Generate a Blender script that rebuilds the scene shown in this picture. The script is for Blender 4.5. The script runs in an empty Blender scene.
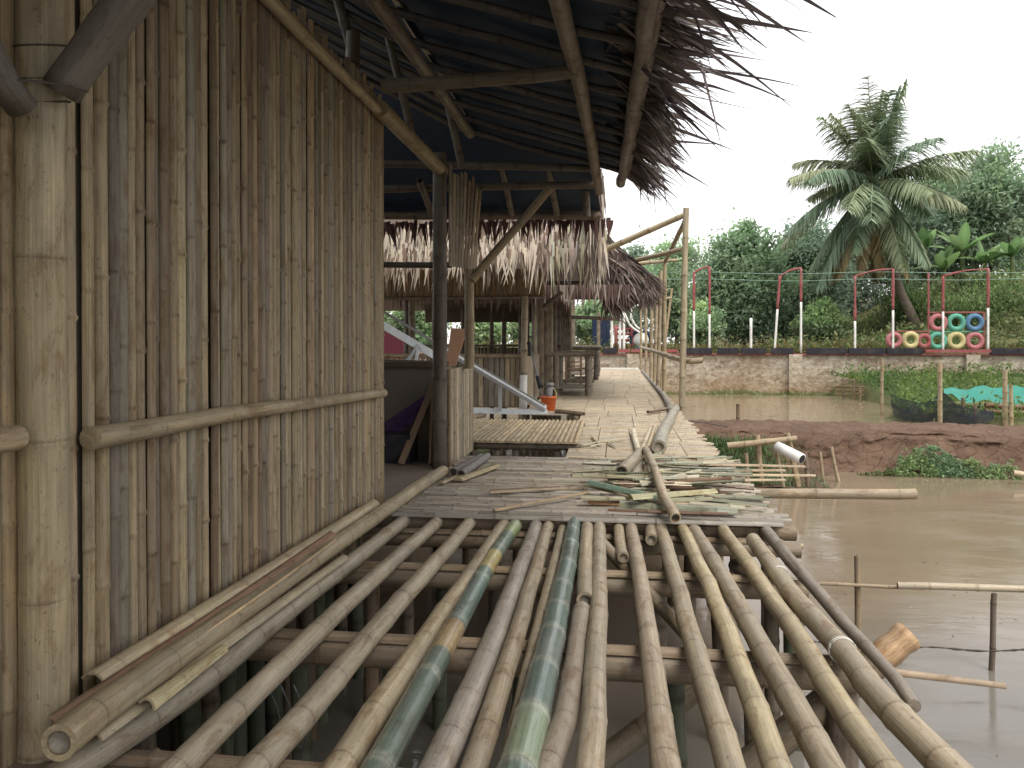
import bpy, math, random
from mathutils import Vector, Matrix, noise as mnoise
R = random.Random(7)
rad = math.radians
scene = bpy.context.scene
COL = scene.collection
V = Vector
# ------------------------------------------------------------------ camera
F = 780.0
H = 1.1
YAW = math.atan(99.0 / F)
PIT = math.radians(.5)
SH = F * math.tan(PIT) - 42.0   # vertical lens shift in pixels
cam_d = bpy.data.cameras.new("camera"); cam = bpy.data.objects.new("camera", cam_d); COL.objects.link(cam)
cam.location = (0, 0, H)
cam.rotation_euler = (rad(90) - PIT, 0, YAW)
cam_d.sensor_width = 36.0
cam_d.lens = F / 1024 * 36.0
cam_d.shift_y = SH / 1024
cam_d.clip_start = 0.05
cam_d.clip_end = 3000
scene.camera = cam
CM = cam.rotation_euler.to_matrix()
CO = V((0, 0, H))


def at(px, py, x=None, y=None, z=None):
    d = CM @ V(((px - 512) / F, (384 - py + SH) / F, -1.0))
    if z is not None: t = (z - CO.z) / d.z
    elif y is not None: t = (y - CO.y) / d.y
    else: t = (x - CO.x) / d.x
    return CO + d * t


# ------------------------------------------------------------------ materials
MATS = {}


def newmat(name):
    m = bpy.data.materials.new(name); m.use_nodes = True
    nt = m.node_tree; nt.nodes.clear()
    MATS[name] = m
    return m, nt, nt.nodes, nt.links


def mathn(nt, op, a, b=None, clamp=False):
    n = nt.nodes.new('ShaderNodeMath'); n.operation = op; n.use_clamp = clamp
    for i, v in enumerate((a, b)):
        if v is None: continue
        if isinstance(v, (int, float)): n.inputs[i].default_value = v
        else: nt.links.new(v, n.inputs[i])
    return n.outputs[0]


def mixc(nt, fac, a, b, mode='MIX'):
    n = nt.nodes.new('ShaderNodeMix'); n.data_type = 'RGBA'; n.blend_type = mode
    for i, v in ((0, fac), (6, a), (7, b)):
        if isinstance(v, (int, float)): n.inputs[i].default_value = v
        elif isinstance(v, tuple): n.inputs[i].default_value = (*v[:3], 1)
        else: nt.links.new(v, n.inputs[i])
    return n.outputs[2]


def noisen(nt, vec, scale=1.0, detail=3.0, rough=.55, dist=0.0):
    n = nt.nodes.new('ShaderNodeTexNoise'); n.inputs['Scale'].default_value = scale
    n.inputs['Detail'].default_value = detail; n.inputs['Roughness'].default_value = rough
    n.inputs['Distortion'].default_value = dist
    if vec is not None: nt.links.new(vec, n.inputs['Vector'])
    return n.outputs[0]


def mapr(nt, v, a, b, c=0.0, d=1.0):
    n = nt.nodes.new('ShaderNodeMapRange'); nt.links.new(v, n.inputs[0])
    for i, k in enumerate((a, b, c, d)): n.inputs[i + 1].default_value = k
    return n.outputs[0]


def mapping(nt, vec, scale):
    n = nt.nodes.new('ShaderNodeMapping'); nt.links.new(vec, n.inputs[0])
    n.inputs['Scale'].default_value = scale
    return n.outputs[0]


def finish(nt, col, rough=.6, bump=None, bstr=.3, bdist=.01, spec=.3, trans=0.0, metal=0.0, coat=0.0):
    b = nt.nodes.new('ShaderNodeBsdfPrincipled')
    if isinstance(col, tuple): b.inputs['Base Color'].default_value = (*col, 1)
    else: nt.links.new(col, b.inputs['Base Color'])
    if isinstance(rough, (int, float)): b.inputs['Roughness'].default_value = rough
    else: nt.links.new(rough, b.inputs['Roughness'])
    b.inputs['Specular IOR Level'].default_value = spec
    b.inputs['Metallic'].default_value = metal
    b.inputs['Coat Weight'].default_value = coat
    if bump is not None:
        bn = nt.nodes.new('ShaderNodeBump'); bn.inputs['Strength'].default_value = bstr
        bn.inputs['Distance'].default_value = bdist
        nt.links.new(bump, bn.inputs['Height']); nt.links.new(bn.outputs[0], b.inputs['Normal'])
    out = nt.nodes.new('ShaderNodeOutputMaterial')
    sh = b.outputs[0]
    if trans > 0:
        tr = nt.nodes.new('ShaderNodeBsdfTranslucent')
        if isinstance(col, tuple): tr.inputs[0].default_value = (*col, 1)
        else: nt.links.new(col, tr.inputs[0])
        mx = nt.nodes.new('ShaderNodeMixShader'); mx.inputs[0].default_value = trans
        nt.links.new(sh, mx.inputs[1]); nt.links.new(tr.outputs[0], mx.inputs[2]); sh = mx.outputs[0]
    nt.links.new(sh, out.inputs[0])
    return b


def attr(nt, name, out='Color'):
    n = nt.nodes.new('ShaderNodeAttribute'); n.attribute_name = name
    return n.outputs[out]


def mat_bamboo(name, stain=.5, rough=.5, spots=.5, coat=0.0, fibre=1.0, ring=1.0):
    m, nt, N, L = newmat(name)
    tc = attr(nt, 'tc', 'Vector'); tint = attr(nt, 'tint'); nd = attr(nt, 'nd', 'Fac')
    fib = noisen(nt, mapping(nt, tc, (170, 170, 3.0)), 1, 5, .7)
    stk = noisen(nt, mapping(nt, tc, (55, 55, .9)), 1, 3, .6)
    blo = noisen(nt, mapping(nt, tc, (16, 16, 6.0)), 1, 5, .65, .6)
    big = noisen(nt, mapping(nt, tc, (7, 7, 1.6)), 1, 4, .6)
    mic = noisen(nt, mapping(nt, tc, (75, 75, 50)), 1, 3, .7)
    scr = noisen(nt, mapping(nt, tc, (260, 260, 12)), 1, 3, .6)
    c = mixc(nt, mapr(nt, fib, .40, .62, 0, .55 * fibre), tint, mixc(nt, 1.0, tint, (.55, .50, .44), 'MULTIPLY'))
    c = mixc(nt, mapr(nt, stk, .44, .62, 0, .5), c, mixc(nt, 1.0, c, (.67, .65, .61), 'MULTIPLY'))
    c = mixc(nt, mapr(nt, stk, .42, .30, 0, .5), c, mixc(nt, 1.0, c, (1.28, 1.22, 1.05), 'MULTIPLY'))
    c = mixc(nt, mapr(nt, big, .47, .60, 0, stain), c, mixc(nt, .55, (.235, .217, .185), mixc(nt, 1.0, c, (.68, .67, .64), 'MULTIPLY')))
    c = mixc(nt, mapr(nt, blo, .53, .66, 0, .65), c, mixc(nt, 1.0, c, (.60, .47, .36), 'MULTIPLY'))
    c = mixc(nt, mapr(nt, blo, .44, .30, 0, .5), c, mixc(nt, 1.0, c, (1.35, 1.32, 1.22), 'MULTIPLY'))
    c = mixc(nt, mapr(nt, mic, .60, .68, 0, spots), c, (.06, .047, .036))
    c = mixc(nt, mapr(nt, scr, .64, .72, 0, .5), c, mixc(nt, 1.0, c, (1.6, 1.6, 1.6), 'MULTIPLY'))
    nn = mathn(nt, 'MULTIPLY', nd, mapr(nt, blo, .35, .58, .3 * ring, .95 * ring))
    c = mixc(nt, nn, c, mixc(nt, 1.0, c, (.36, .30, .26), 'MULTIPLY'))
    h = mathn(nt, 'ADD', fib, mathn(nt, 'MULTIPLY', mic, .5))
    finish(nt, c, mapr(nt, blo, .35, .65, rough - .12, rough + .18), h, .5, .002, .35, 0, 0, coat)
    return m


mat_bamboo('bamboo_culm', stain=.55, rough=.5, spots=.5, ring=.8)
mat_bamboo('bamboo_strip', stain=.5, rough=.62, spots=.4, fibre=1.15, ring=.7)
mat_bamboo('bamboo_green', stain=.25, rough=.3, spots=.5, coat=.25)


def mat_thatch():
    m, nt, N, L = newmat('thatch_leaf')
    tc = attr(nt, 'tc', 'Vector'); tint = attr(nt, 'tint')
    f = noisen(nt, mapping(nt, tc, (120, 120, 4)), 1, 3, .6)
    c = mixc(nt, mapr(nt, f, .3, .7, 0, .6), tint, mixc(nt, 1.0, tint, (.45, .40, .36), 'MULTIPLY'))
    finish(nt, c, .7, f, .3, .002, .2, .12)


mat_thatch()


def mat_leaf(name, trans=.3, rough=.5):
    m, nt, N, L = newmat(name)
    tint = attr(nt, 'tint')
    g = nt.nodes.new('ShaderNodeNewGeometry')
    n = noisen(nt, g.outputs['Position'], .9, 3)
    c = mixc(nt, mapr(nt, n, .35, .65, 0, .5), tint, mixc(nt, 1.0, tint, (.6, .62, .6), 'MULTIPLY'))
    finish(nt, c, rough, None, spec=.3, trans=trans)


mat_leaf('foliage', .42)
mat_leaf('palm_leaf', .25, .4)


def mat_solid(name, col, rough=.6, var=.25, scale=8, metal=0.0, spec=.3, bump=.2, dirt=(.12, .09, .06), dirtf=.3, trans=0.0, stretch=(1, 1, 1)):
    m, nt, N, L = newmat(name)
    g = nt.nodes.new('ShaderNodeNewGeometry')
    p = mapping(nt, g.outputs['Position'], stretch)
    n = noisen(nt, p, scale, 5, .6)
    n2 = noisen(nt, p, scale * .3, 4, .6)
    c = mixc(nt, mapr(nt, n, .3, .7, 0, var), col, tuple(k * .45 for k in col))
    c = mixc(nt, mapr(nt, n2, .5, .72, 0, dirtf), c, dirt)
    finish(nt, c, rough, n, bump, .01, spec, trans, metal)
    return m


mat_solid('tarpaulin', (.012, .030, .062), .6, .6, 4, bump=1.2, dirt=(.01, .015, .03), dirtf=.6)
mat_solid('plywood', (.24, .16, .10), .6, .25, 6, stretch=(1, 1, .2))
mat_solid('plywood_orange', (.66, .38, .24), .6, .2, 6)
mat_solid('plywood_grey', (.17, .145, .12), .7, .25, 5)
mat_solid('floor_mat', (.21, .165, .13), .75, .3, 9)
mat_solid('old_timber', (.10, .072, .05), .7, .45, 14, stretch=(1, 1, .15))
mat_solid('raw_timber', (.33, .205, .125), .75, .35, 18)
mat_solid('galvanised_steel', (.66, .70, .73), .38, .35, 20, metal=.35, spec=.5, dirtf=.12)
mat_solid('orange_plastic', (.62, .13, .03), .4, .15, 12, spec=.5, dirtf=.2)
mat_solid('grey_metal', (.2, .2, .2), .5, .2, 20)
mat_solid('dark_rubber', (.022, .022, .03), .6, .4, 10, dirt=(.10, .08, .07), dirtf=.4)
mat_solid('red_paint', (.31, .085, .085), .6, .5, 9, dirt=(.26, .17, .15), dirtf=.7)
mat_solid('deep_red_paint', (.075, .009, .018), .6, .3, 3)
mat_solid('white_paint', (.74, .74, .70), .5, .25, 9, dirt=(.35, .32, .28), dirtf=.4)
mat_solid('pink_tyre_paint', (.42, .16, .165), .55, .35, 6, dirt=(.2, .1, .08))
mat_solid('green_tyre_paint', (.10, .36, .26), .55, .3, 6)
mat_solid('blue_tyre_paint', (.09, .20, .33), .55, .3, 6)
mat_solid('yellow_tyre_paint', (.50, .45, .22), .55, .3, 6)
mat_solid('blue_paint', (.012, .024, .06), .5, .3, 4)
mat_solid('white_plastic', (.76, .76, .74), .35, .12, 10, dirtf=.15)
mat_solid('purple_cloth', (.07, .03, .11), .8, .3, 20)
mat_solid('green_wire', (.22, .34, .27), .5, .1, 10)
mat_solid('twine', (.07, .06, .05), .8, .3, 60)
mat_solid('wire_metal', (.10, .10, .11), .5, .3, 20)
mat_solid('teal_tarpaulin', (.02, .20, .155), .5, .2, 3, dirt=(.12, .3, .2), dirtf=.3)
mat_solid('palm_trunk', (.16, .13, .10), .85, .6, 3, stretch=(1, 1, 6), bump=.8)
mat_solid('tree_bark', (.11, .085, .065), .9, .5, 5, bump=.8)


def mat_water():
    m, nt, N, L = newmat('muddy_water')
    g = nt.nodes.new('ShaderNodeNewGeometry'); P = g.outputs['Position']
    n1 = noisen(nt, mapping(nt, P, (1.2, 4.5, 1)), 1.6, 4, .6, .3)
    n2 = noisen(nt, mapping(nt, P, (.25, .5, 1)), 1, 3, .5, .5)
    n3 = noisen(nt, mapping(nt, P, (.6, 1.6, 1)), 1, 5, .65, 1.0)
    c = mixc(nt, mapr(nt, n2, .35, .65), (.215, .165, .115), (.185, .142, .10))
    c = mixc(nt, mapr(nt, n3, .55, .72, 0, .35), c, (.20, .17, .135))
    sp = nt.nodes.new('ShaderNodeSeparateXYZ'); L.new(P, sp.inputs[0])
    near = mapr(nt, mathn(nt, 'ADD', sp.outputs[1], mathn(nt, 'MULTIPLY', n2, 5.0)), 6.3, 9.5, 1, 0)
    c = mixc(nt, mathn(nt, 'MULTIPLY', near, .92), c, (.135, .13, .118))  # grey of the sky's reflection mixed into the near water's colour
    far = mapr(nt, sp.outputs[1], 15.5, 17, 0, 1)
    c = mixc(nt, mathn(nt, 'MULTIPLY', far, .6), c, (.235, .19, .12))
    b = finish(nt, c, mapr(nt, n3, .42, .62, .03, .2), mathn(nt, 'ADD', n1, mathn(nt, 'MULTIPLY', n3, .6)), .07, .03, .6)
    b.inputs['IOR'].default_value = 1.33
    return m


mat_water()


def mat_mud(name, a, b_, moss=0.0, brick=False):
    m, nt, N, L = newmat(name)
    g = nt.nodes.new('ShaderNodeNewGeometry'); P = g.outputs['Position']
    n1 = noisen(nt, P, 3.5, 8, .65)
    n2 = noisen(nt, P, .9, 4, .6)
    vo = nt.nodes.new('ShaderNodeTexVoronoi'); vo.feature = 'DISTANCE_TO_EDGE'; vo.inputs['Scale'].default_value = 4.2
    d = noisen(nt, P, 4, 3)
    va = nt.nodes.new('ShaderNodeVectorMath'); va.operation = 'ADD'; L.new(P, va.inputs[0]); 
    cmb = nt.nodes.new('ShaderNodeCombineXYZ'); L.new(mathn(nt, 'MULTIPLY', d, .4), cmb.inputs[0]); L.new(mathn(nt, 'MULTIPLY', d, .5), cmb.inputs[2])
    L.new(cmb.outputs[0], va.inputs[1]); L.new(va.outputs[0], vo.inputs['Vector'])
    edge = mapr(nt, vo.outputs[0], 0, .05, .6, 1)
    c = mixc(nt, mapr(nt, n1, .3, .7), a, b_)
    c = mixc(nt, mapr(nt, n2, .5, .7, 0, .5), c, tuple(k * .5 for k in a))
    c = mixc(nt, mathn(nt, 'SUBTRACT', 1.0, edge), c, tuple(k * .35 for k in a))
    if moss:
        sp = nt.nodes.new('ShaderNodeSeparateXYZ'); L.new(P, sp.inputs[0])
        low = mapr(nt, sp.outputs[2], -.95, -.4, 1, 0)
        c = mixc(nt, mathn(nt, 'MULTIPLY', low, mapr(nt, n2, .35, .6)), c, (.06, .11, .035))
    h = mathn(nt, 'ADD', n1, mathn(nt, 'MULTIPLY', edge, .35))
    finish(nt, c, .85, h, .8, .08, .2)
    return m


mat_mud('wet_mud', (.105, .064, .044), (.155, .099, .068))
mat_mud('dry_ground', (.15, .13, .07), (.09, .12, .04))


def mat_stone():
    m, nt, N, L = newmat('rubble_stone')
    g = nt.nodes.new('ShaderNodeNewGeometry'); P = mapping(nt, g.outputs['Position'], (1.7, 1, 3.6))
    n0 = noisen(nt, g.outputs['Position'], 2.2, 4)
    va = nt.nodes.new('ShaderNodeVectorMath'); va.operation = 'ADD'; L.new(P, va.inputs[0])
    cmb = nt.nodes.new('ShaderNodeCombineXYZ')
    for i in (0, 2): L.new(mathn(nt, 'MULTIPLY', n0, 1.2), cmb.inputs[i])
    L.new(cmb.outputs[0], va.inputs[1])
    vo = nt.nodes.new('ShaderNodeTexVoronoi'); vo.inputs['Scale'].default_value = 1.9; L.new(va.outputs[0], vo.inputs['Vector'])
    ve = nt.nodes.new('ShaderNodeTexVoronoi'); ve.feature = 'DISTANCE_TO_EDGE'; ve.inputs['Scale'].default_value = 1.9; L.new(va.outputs[0], ve.inputs['Vector'])
    sp = nt.nodes.new('ShaderNodeSeparateColor'); L.new(vo.outputs['Color'], sp.inputs[0])
    c = mixc(nt, sp.outputs[0], (.38, .33, .26), (.54, .48, .39))
    c = mixc(nt, mapr(nt, sp.outputs[1], .55, 1, 0, .7), c, (.25, .19, .13))
    c = mixc(nt, mapr(nt, ve.outputs[0], 0, .09, .4, 0), c, (.15, .12, .09))
    big = noisen(nt, g.outputs['Position'], .45, 5, .6)
    sx = nt.nodes.new('ShaderNodeSeparateXYZ'); L.new(g.outputs['Position'], sx.inputs[0])
    low = mapr(nt, mathn(nt, 'ADD', sx.outputs[2], mathn(nt, 'MULTIPLY', big, -.9)), -1.35, -.35, 1, 0)
    c = mixc(nt, mathn(nt, 'MULTIPLY', low, .75), c, (.30, .20, .105))
    moss = mapr(nt, mathn(nt, 'ADD', sx.outputs[2], mathn(nt, 'MULTIPLY', big, -.5)), -1.2, -1.0, 1, 0)
    c = mixc(nt, moss, c, (.10, .135, .045))
    c = mixc(nt, mapr(nt, big, .52, .68, 0, .6), c, (.22, .145, .09))
    fine = noisen(nt, g.outputs['Position'], 6, 6, .7)
    c = mixc(nt, mapr(nt, fine, .48, .64, 0, .65), c, mixc(nt, 1.0, c, (.5, .46, .42), 'MULTIPLY'))
    c = mixc(nt, mapr(nt, fine, .45, .34, 0, .5), c, (.50, .47, .42))
    finish(nt, c, .85, fine, .8, .1, .2)


mat_stone()


def mat_net():
    m, nt, N, L = newmat('black_net')
    d = nt.nodes.new('ShaderNodeBsdfDiffuse'); d.inputs[0].default_value = (.035, .04, .055, 1)
    t = nt.nodes.new('ShaderNodeBsdfTransparent')
    tc = attr(nt, 'tc', 'Vector')
    n = noisen(nt, tc, 1.2, 3)
    mx = nt.nodes.new('ShaderNodeMixShader'); L.new(mapr(nt, n, .3, .7, .15, .5), mx.inputs[0])
    L.new(d.outputs[0], mx.inputs[1]); L.new(t.outputs[0], mx.inputs[2])
    o = nt.nodes.new('ShaderNodeOutputMaterial'); L.new(mx.outputs[0], o.inputs[0])


mat_net()

# ------------------------------------------------------------------ mesh builder
ROOTLOC = {}


class MB:
    def __init__(s):
        s.v = []; s.f = []; s.tc = []; s.tint = []; s.nd = []

    def add(s, co, tc=(0, 0, 0), tint=(.5, .5, .5), nd=0.0):
        s.v.append((co[0], co[1], co[2])); s.tc.append(tuple(tc)); s.tint.append(tuple(tint[:3])); s.nd.append(nd)
        return len(s.v) - 1

    def build(s, name, mat, parent=None, smooth=True, mats=None):
        me = bpy.data.meshes.new(name)
        if parent is not None:
            o_ = ROOTLOC[parent.name]
        else:
            xs = [v[0] for v in s.v]; ys = [v[1] for v in s.v]; zs = [v[2] for v in s.v]
            o_ = V(((min(xs) + max(xs)) / 2, (min(ys) + max(ys)) / 2, min(zs)))
        me.from_pydata([(v[0] - o_[0], v[1] - o_[1], v[2] - o_[2]) for v in s.v], [], s.f)
        a = me.attributes.new('tc', 'FLOAT_VECTOR', 'POINT'); a.data.foreach_set('vector', [k for t in s.tc for k in t])
        a = me.attributes.new('tint', 'FLOAT_COLOR', 'POINT'); a.data.foreach_set('color', [k for t in s.tint for k in (*t, 1.0)])
        a = me.attributes.new('nd', 'FLOAT', 'POINT'); a.data.foreach_set('value', s.nd)
        me.materials.append(MATS[mat])
        if smooth: me.polygons.foreach_set('use_smooth', [True] * len(me.polygons))
        me.update()
        o = bpy.data.objects.new(name, me); COL.objects.link(o)
        if parent is not None: o.parent = parent
        else: o.location = o_
        ROOTLOC[o.name] = o_
        return o


def tag(o, label, cat, group=None):
    o['label'] = label; o['category'] = cat
    if group: o['group'] = group
    return o


def thing(name, label, cat, loc=(0, 0, 0), group=None):
    o = bpy.data.objects.new(name, None); COL.objects.link(o); o.location = loc; o.empty_display_size = .1
    ROOTLOC[o.name] = V(loc)
    return tag(o, label, cat, group)


def frame(d):
    d = d.normalized()
    up = V((0, 0, 1)) if abs(d.z) < .85 else V((0, 1, 0))
    a = d.cross(up).normalized(); b = a.cross(d).normalized()
    return a, b


def curve_sampler(pts):
    P = [V(p) for p in pts]
    if len(P) == 2:
        L = (P[1] - P[0]).length
        return (lambda s: P[0] + (P[1] - P[0]) * (s / L)), L
    E = [P[0] * 2 - P[1]] + P + [P[-1] * 2 - P[-2]]
    S = []
    for i in range(1, len(E) - 2):
        for k in range(14):
            t = k / 14
            p0, p1, p2, p3 = E[i - 1], E[i], E[i + 1], E[i + 2]
            S.append(.5 * ((2 * p1) + (p2 - p0) * t + (2 * p0 - 5 * p1 + 4 * p2 - p3) * t * t + (3 * p1 - p0 - 3 * p2 + p3) * t ** 3))
    S.append(P[-1])
    cum = [0]
    for i in range(1, len(S)): cum.append(cum[-1] + (S[i] - S[i - 1]).length)

    def f(s):
        if s <= 0: return S[0] + (S[0] - S[1]).normalized() * (-s)
        if s >= cum[-1]: return S[-1]
        lo, hi = 0, len(cum) - 1
        while hi - lo > 1:
            m = (lo + hi) // 2
            if cum[m] <= s: lo = m
            else: hi = m
        return S[lo].lerp(S[hi], (s - cum[lo]) / max(1e-9, cum[hi] - cum[lo]))
    return f, cum[-1]


STRAW = (.40, .325, .215); GREYB = (.30, .27, .225); BROWNB = (.20, .145, .095); DARKB = (.11, .085, .06)
PALE = (.52, .44, .30); OLD = (.24, .20, .155)


def vt(c, a=.12, r=R):
    k = 1 + r.uniform(-a, a)
    return (c[0] * k * (1 + r.uniform(-.03, .03)), c[1] * k, c[2] * k * (1 + r.uniform(-.06, .03)))


def culm(mb, pts, r0, r1=None, tint=STRAW, node=.3, seg=14, hollow=(1, 1), wob=.0035, tints=None, lod=2, first=None, bloom=False, bands=None):
    """a bamboo culm with raised joints, slightly zigzag, open at its ends"""
    r1 = r0 if r1 is None else r1
    f, L = curve_sampler(pts)
    seed = R.random() * 50
    nodes = []; s = R.uniform(.3, .9) * node if first is None else first
    while s < L - .03:
        nodes.append(s); s += node * R.uniform(.82, 1.2)
    keys = [0.0] + nodes + [L]
    offs = [V((R.uniform(-1, 1), R.uniform(-1, 1), R.uniform(-1, 1))) * wob for _ in keys]
    rings = [(0.0, 1.0, 0.0, 0)]
    w = min(.02, r0 * .45)
    for i, n in enumerate(nodes):
        if lod >= 2:
            bg = R.uniform(.5, 1.1)
            rings += [(n - w * 1.6, 1.0, .0, i), (n - w * .5, 1 + .02 * bg, .1, i), (n - w * .16, 1 + .055 * bg, .35, i), (n, 1 + .01 * bg, 1.0, i),
                      (n + w * .18, 1 + .045 * bg, .6, i + 1), (n + w * .6, 1 + .01 * bg, .15, i + 1), (n + w * 2.0, .99, .0, i + 1)]
        elif lod == 1:
            rings += [(n - w * 1.4, 1.0, .0, i), (n, 1.08, 1.0, i), (n + w * 1.4, 1.0, .0, i + 1)]
        else:
            rings += [(n, 1.03, .8, i)]
        nx = keys[i + 2]
        rings.append(((n + nx) / 2, .975, 0.0, i + 1))
    rings.append((L, 1.0, 0.0, len(nodes)))
    for (s0, _c) in (bands or []): rings += [(s0 - .012, 1.0, 0, 0), (s0 + .012, 1.0, 0, 0)]
    rings = [r for r in rings if 0 <= r[0] <= L]; rings.sort(key=lambda r: r[0])

    def pos(s):
        p = f(s)
        for i in range(len(keys) - 1):
            if s <= keys[i + 1] or i == len(keys) - 2:
                t = (s - keys[i]) / max(1e-6, keys[i + 1] - keys[i]); return p + offs[i].lerp(offs[i + 1], min(1, max(0, t)))
    d0 = f(L * .02 + .01) - f(0); 
    prev = None
    ph = R.random() * 6.28
    oval = R.uniform(.96, 1.0)
    for (s, k, nd, idx) in rings:
        p = pos(s); d = (f(min(L, s + .03)) - f(max(0, s - .03)))
        a, b = frame(d)
        r = (r0 + (r1 - r0) * s / L) * k
        tn = tints[min(idx, len(tints) - 1)] if tints else tint
        if bands:
            for (s0, c0) in bands:
                if s >= s0: tn = c0
        cur = []
        for j in range(seg):
            an = 2 * math.pi * j / seg
            c, sn = math.cos(an), math.sin(an)
            co = p + a * (c * r) + b * (sn * r * oval)
            t2 = tn
            if bloom and nd > 0: t2 = tuple(x * .6 + y * .4 for x, y in zip(tn, (.42, .44, .38)))
            cur.append(mb.add(co, (math.cos(an + ph) * r, math.sin(an + ph) * r, s + seed), t2, nd * (.35 if bloom else 1)))
        if prev:
            for j in range(seg):
                mb.f.append((prev[j], prev[(j + 1) % seg], cur[(j + 1) % seg], cur[j]))
        prev = cur
    for e, on in enumerate(hollow):
        s = 0 if e == 0 else L
        p = pos(s); d = (f(min(L, s + .03)) - f(max(0, s - .03))).normalized(); a, b = frame(d)
        ins = d if e == 0 else -d
        r = (r0 if e == 0 else r1)
        def ring(rr, off, tn, nd=0):
            return [mb.add(p + ins * off + a * (math.cos(2 * math.pi * j / seg) * rr) + b * (math.sin(2 * math.pi * j / seg) * rr * oval), (rr, j * .01, seed + off), tn, nd) for j in range(seg)]
        pale = tuple(min(.6, k * 1.15) for k in tint)
        if on:
            A = ring(r, 0, pale); B = ring(r * (.74 if on == 1 else .66), 0, pale); C = ring(r * (.72 if on == 1 else .645), 0.0, BROWNB); D = ring(r * (.7 if on == 1 else .6), .05 if on == 1 else .012, tuple(k * (.5 if on == 1 else 1.0) for k in GREYB))
            for X, Y in ((A, B), (C, D)):
                for j in range(seg):
                    q = (X[j], X[(j + 1) % seg], Y[(j + 1) % seg], Y[j]); mb.f.append(q if e == 1 else q[::-1])
            mb.f.append(tuple(D) if e == 1 else tuple(D[::-1]))
        else:
            A = ring(r, 0, pale); mb.f.append(tuple(A) if e == 1 else tuple(A[::-1]))


def slat(mb, p0, p1, width, nrm, bulge=.006, tint=STRAW, node=.32, thick=.006, w1=None, bend=0.0, lod=1, roll=0.0):
    """a split, slightly convex strip of bamboo"""
    p0 = V(p0); p1 = V(p1); d = p1 - p0; L = d.length; d = d / L
    nrm = V(nrm); nrm = (nrm - d * nrm.dot(d)).normalized(); side = d.cross(nrm)
    if roll: nrm, side = nrm * math.cos(roll) + side * math.sin(roll), side * math.cos(roll) - nrm * math.sin(roll)
    w1 = width if w1 is None else w1
    seed = R.random() * 60
    st = [(0, 0)]
    s = R.uniform(.1, .95) * node
    if lod:
        while s < L - .02:
            st += [(s - .012, 0), (s, 1), (s + .012, .15)]; s += node * R.uniform(.8, 1.2)
    elif bend: st += [(L * .35, 0), (L * .7, 0)]
    st.append((L, 0))
    if bend and lod: st += [(L * .3, 0), (L * .6, 0), (L * .85, 0)]
    st = sorted(x for x in st if 0 <= x[0] <= L)
    us = ((-1, -thick), (-1, 0), (-.45, .8), (.45, .8), (1, 0), (1, -thick)) if lod else ((-1, -thick), (-1, 0), (0, 1), (1, 0), (1, -thick))
    prev = None; first = None
    acc = 0.0
    for (s, n) in st:
        t = s / L; w = (width + (w1 - width) * t) * .5
        if n == 1: acc = max(-.003, min(.003, acc + R.gauss(0, .0013)))
        c = p0 + d * s + side * (bend * math.sin(math.pi * t) + acc) + nrm * (.001 * n)
        cur = []
        for (u, hh) in us:
            h = hh * bulge * (1 + .5 * n) if hh > 0 else hh
            if hh == 0: h = 0
            cur.append(mb.add(c + side * (u * w * (1 + .04 * n)) + nrm * (h + .0012 * n), (u * w, h, s + seed), tint, float(n) * (1 if hh >= 0 else .3)))
        if prev:
            for j in range(len(us) - 1): mb.f.append((prev[j], cur[j], cur[j + 1], prev[j + 1]))
        else: first = cur
        prev = cur
    for e, ring in enumerate((first, prev)):
        cc = [mb.add(mb.v[i], mb.tc[i], tuple(min(.6, k * 1.1) for k in tint), 0) for i in ring]
        mb.f.append(tuple(cc) if e == 0 else tuple(cc[::-1]))


def halfculm(mb, p0, p1, r, nrm, tint, arc=(-85, 85), node=.35, th=.008, r1=None):
    p0 = V(p0); p1 = V(p1); d = p1 - p0; L = d.length; d = d / L; r1 = r if r1 is None else r1
    nrm = V(nrm); nrm = (nrm - d * nrm.dot(d)).normalized(); side = d.cross(nrm); seed = R.random() * 50
    st = [(0, 0)]; s = R.uniform(.2, .9) * node
    while s < L - .03:
        st += [(s - .014, 0), (s - .004, .3), (s, 1), (s + .005, .4), (s + .018, 0)]; s += node * R.uniform(.85, 1.15)
    st.append((L, 0)); st = sorted(x for x in st if 0 <= x[0] <= L)
    K = 9; prev = None; inner = tuple(min(.6, k * 1.05) for k in (tint[0] * 1.05, tint[1] * .92, tint[2] * .75))
    for (s, n) in st:
        rr = (r + (r1 - r) * s / L) * (1 + .04 * (n > .2)); c = p0 + d * s - nrm * (r * .6); cur = []
        for lay in (0, 1):
            for k in range(K):
                a = rad(arc[0] + (arc[1] - arc[0]) * k / (K - 1)); q = rr - th * lay
                cur.append(mb.add(c + nrm * (math.cos(a) * q) + side * (math.sin(a) * q), (math.cos(a) * q, math.sin(a) * q, s + seed + lay * 9), tint if lay == 0 else inner, n if lay == 0 else 0))
        if prev:
            for k in range(K - 1):
                mb.f.append((prev[k], cur[k], cur[k + 1], prev[k + 1])); mb.f.append((prev[K + k], prev[K + k + 1], cur[K + k + 1], cur[K + k]))
            for k in (0, K - 1): mb.f.append((prev[k], prev[K + k], cur[K + k], cur[k]))
        else: first = cur
        prev = cur
    for R_ in (first, prev):
        cc = [mb.add(mb.v[i], mb.tc[i], PALE, 0) for i in R_]
        for k in range(K - 1): mb.f.append((cc[k], cc[k + 1], cc[K + k + 1], cc[K + k]))


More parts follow.
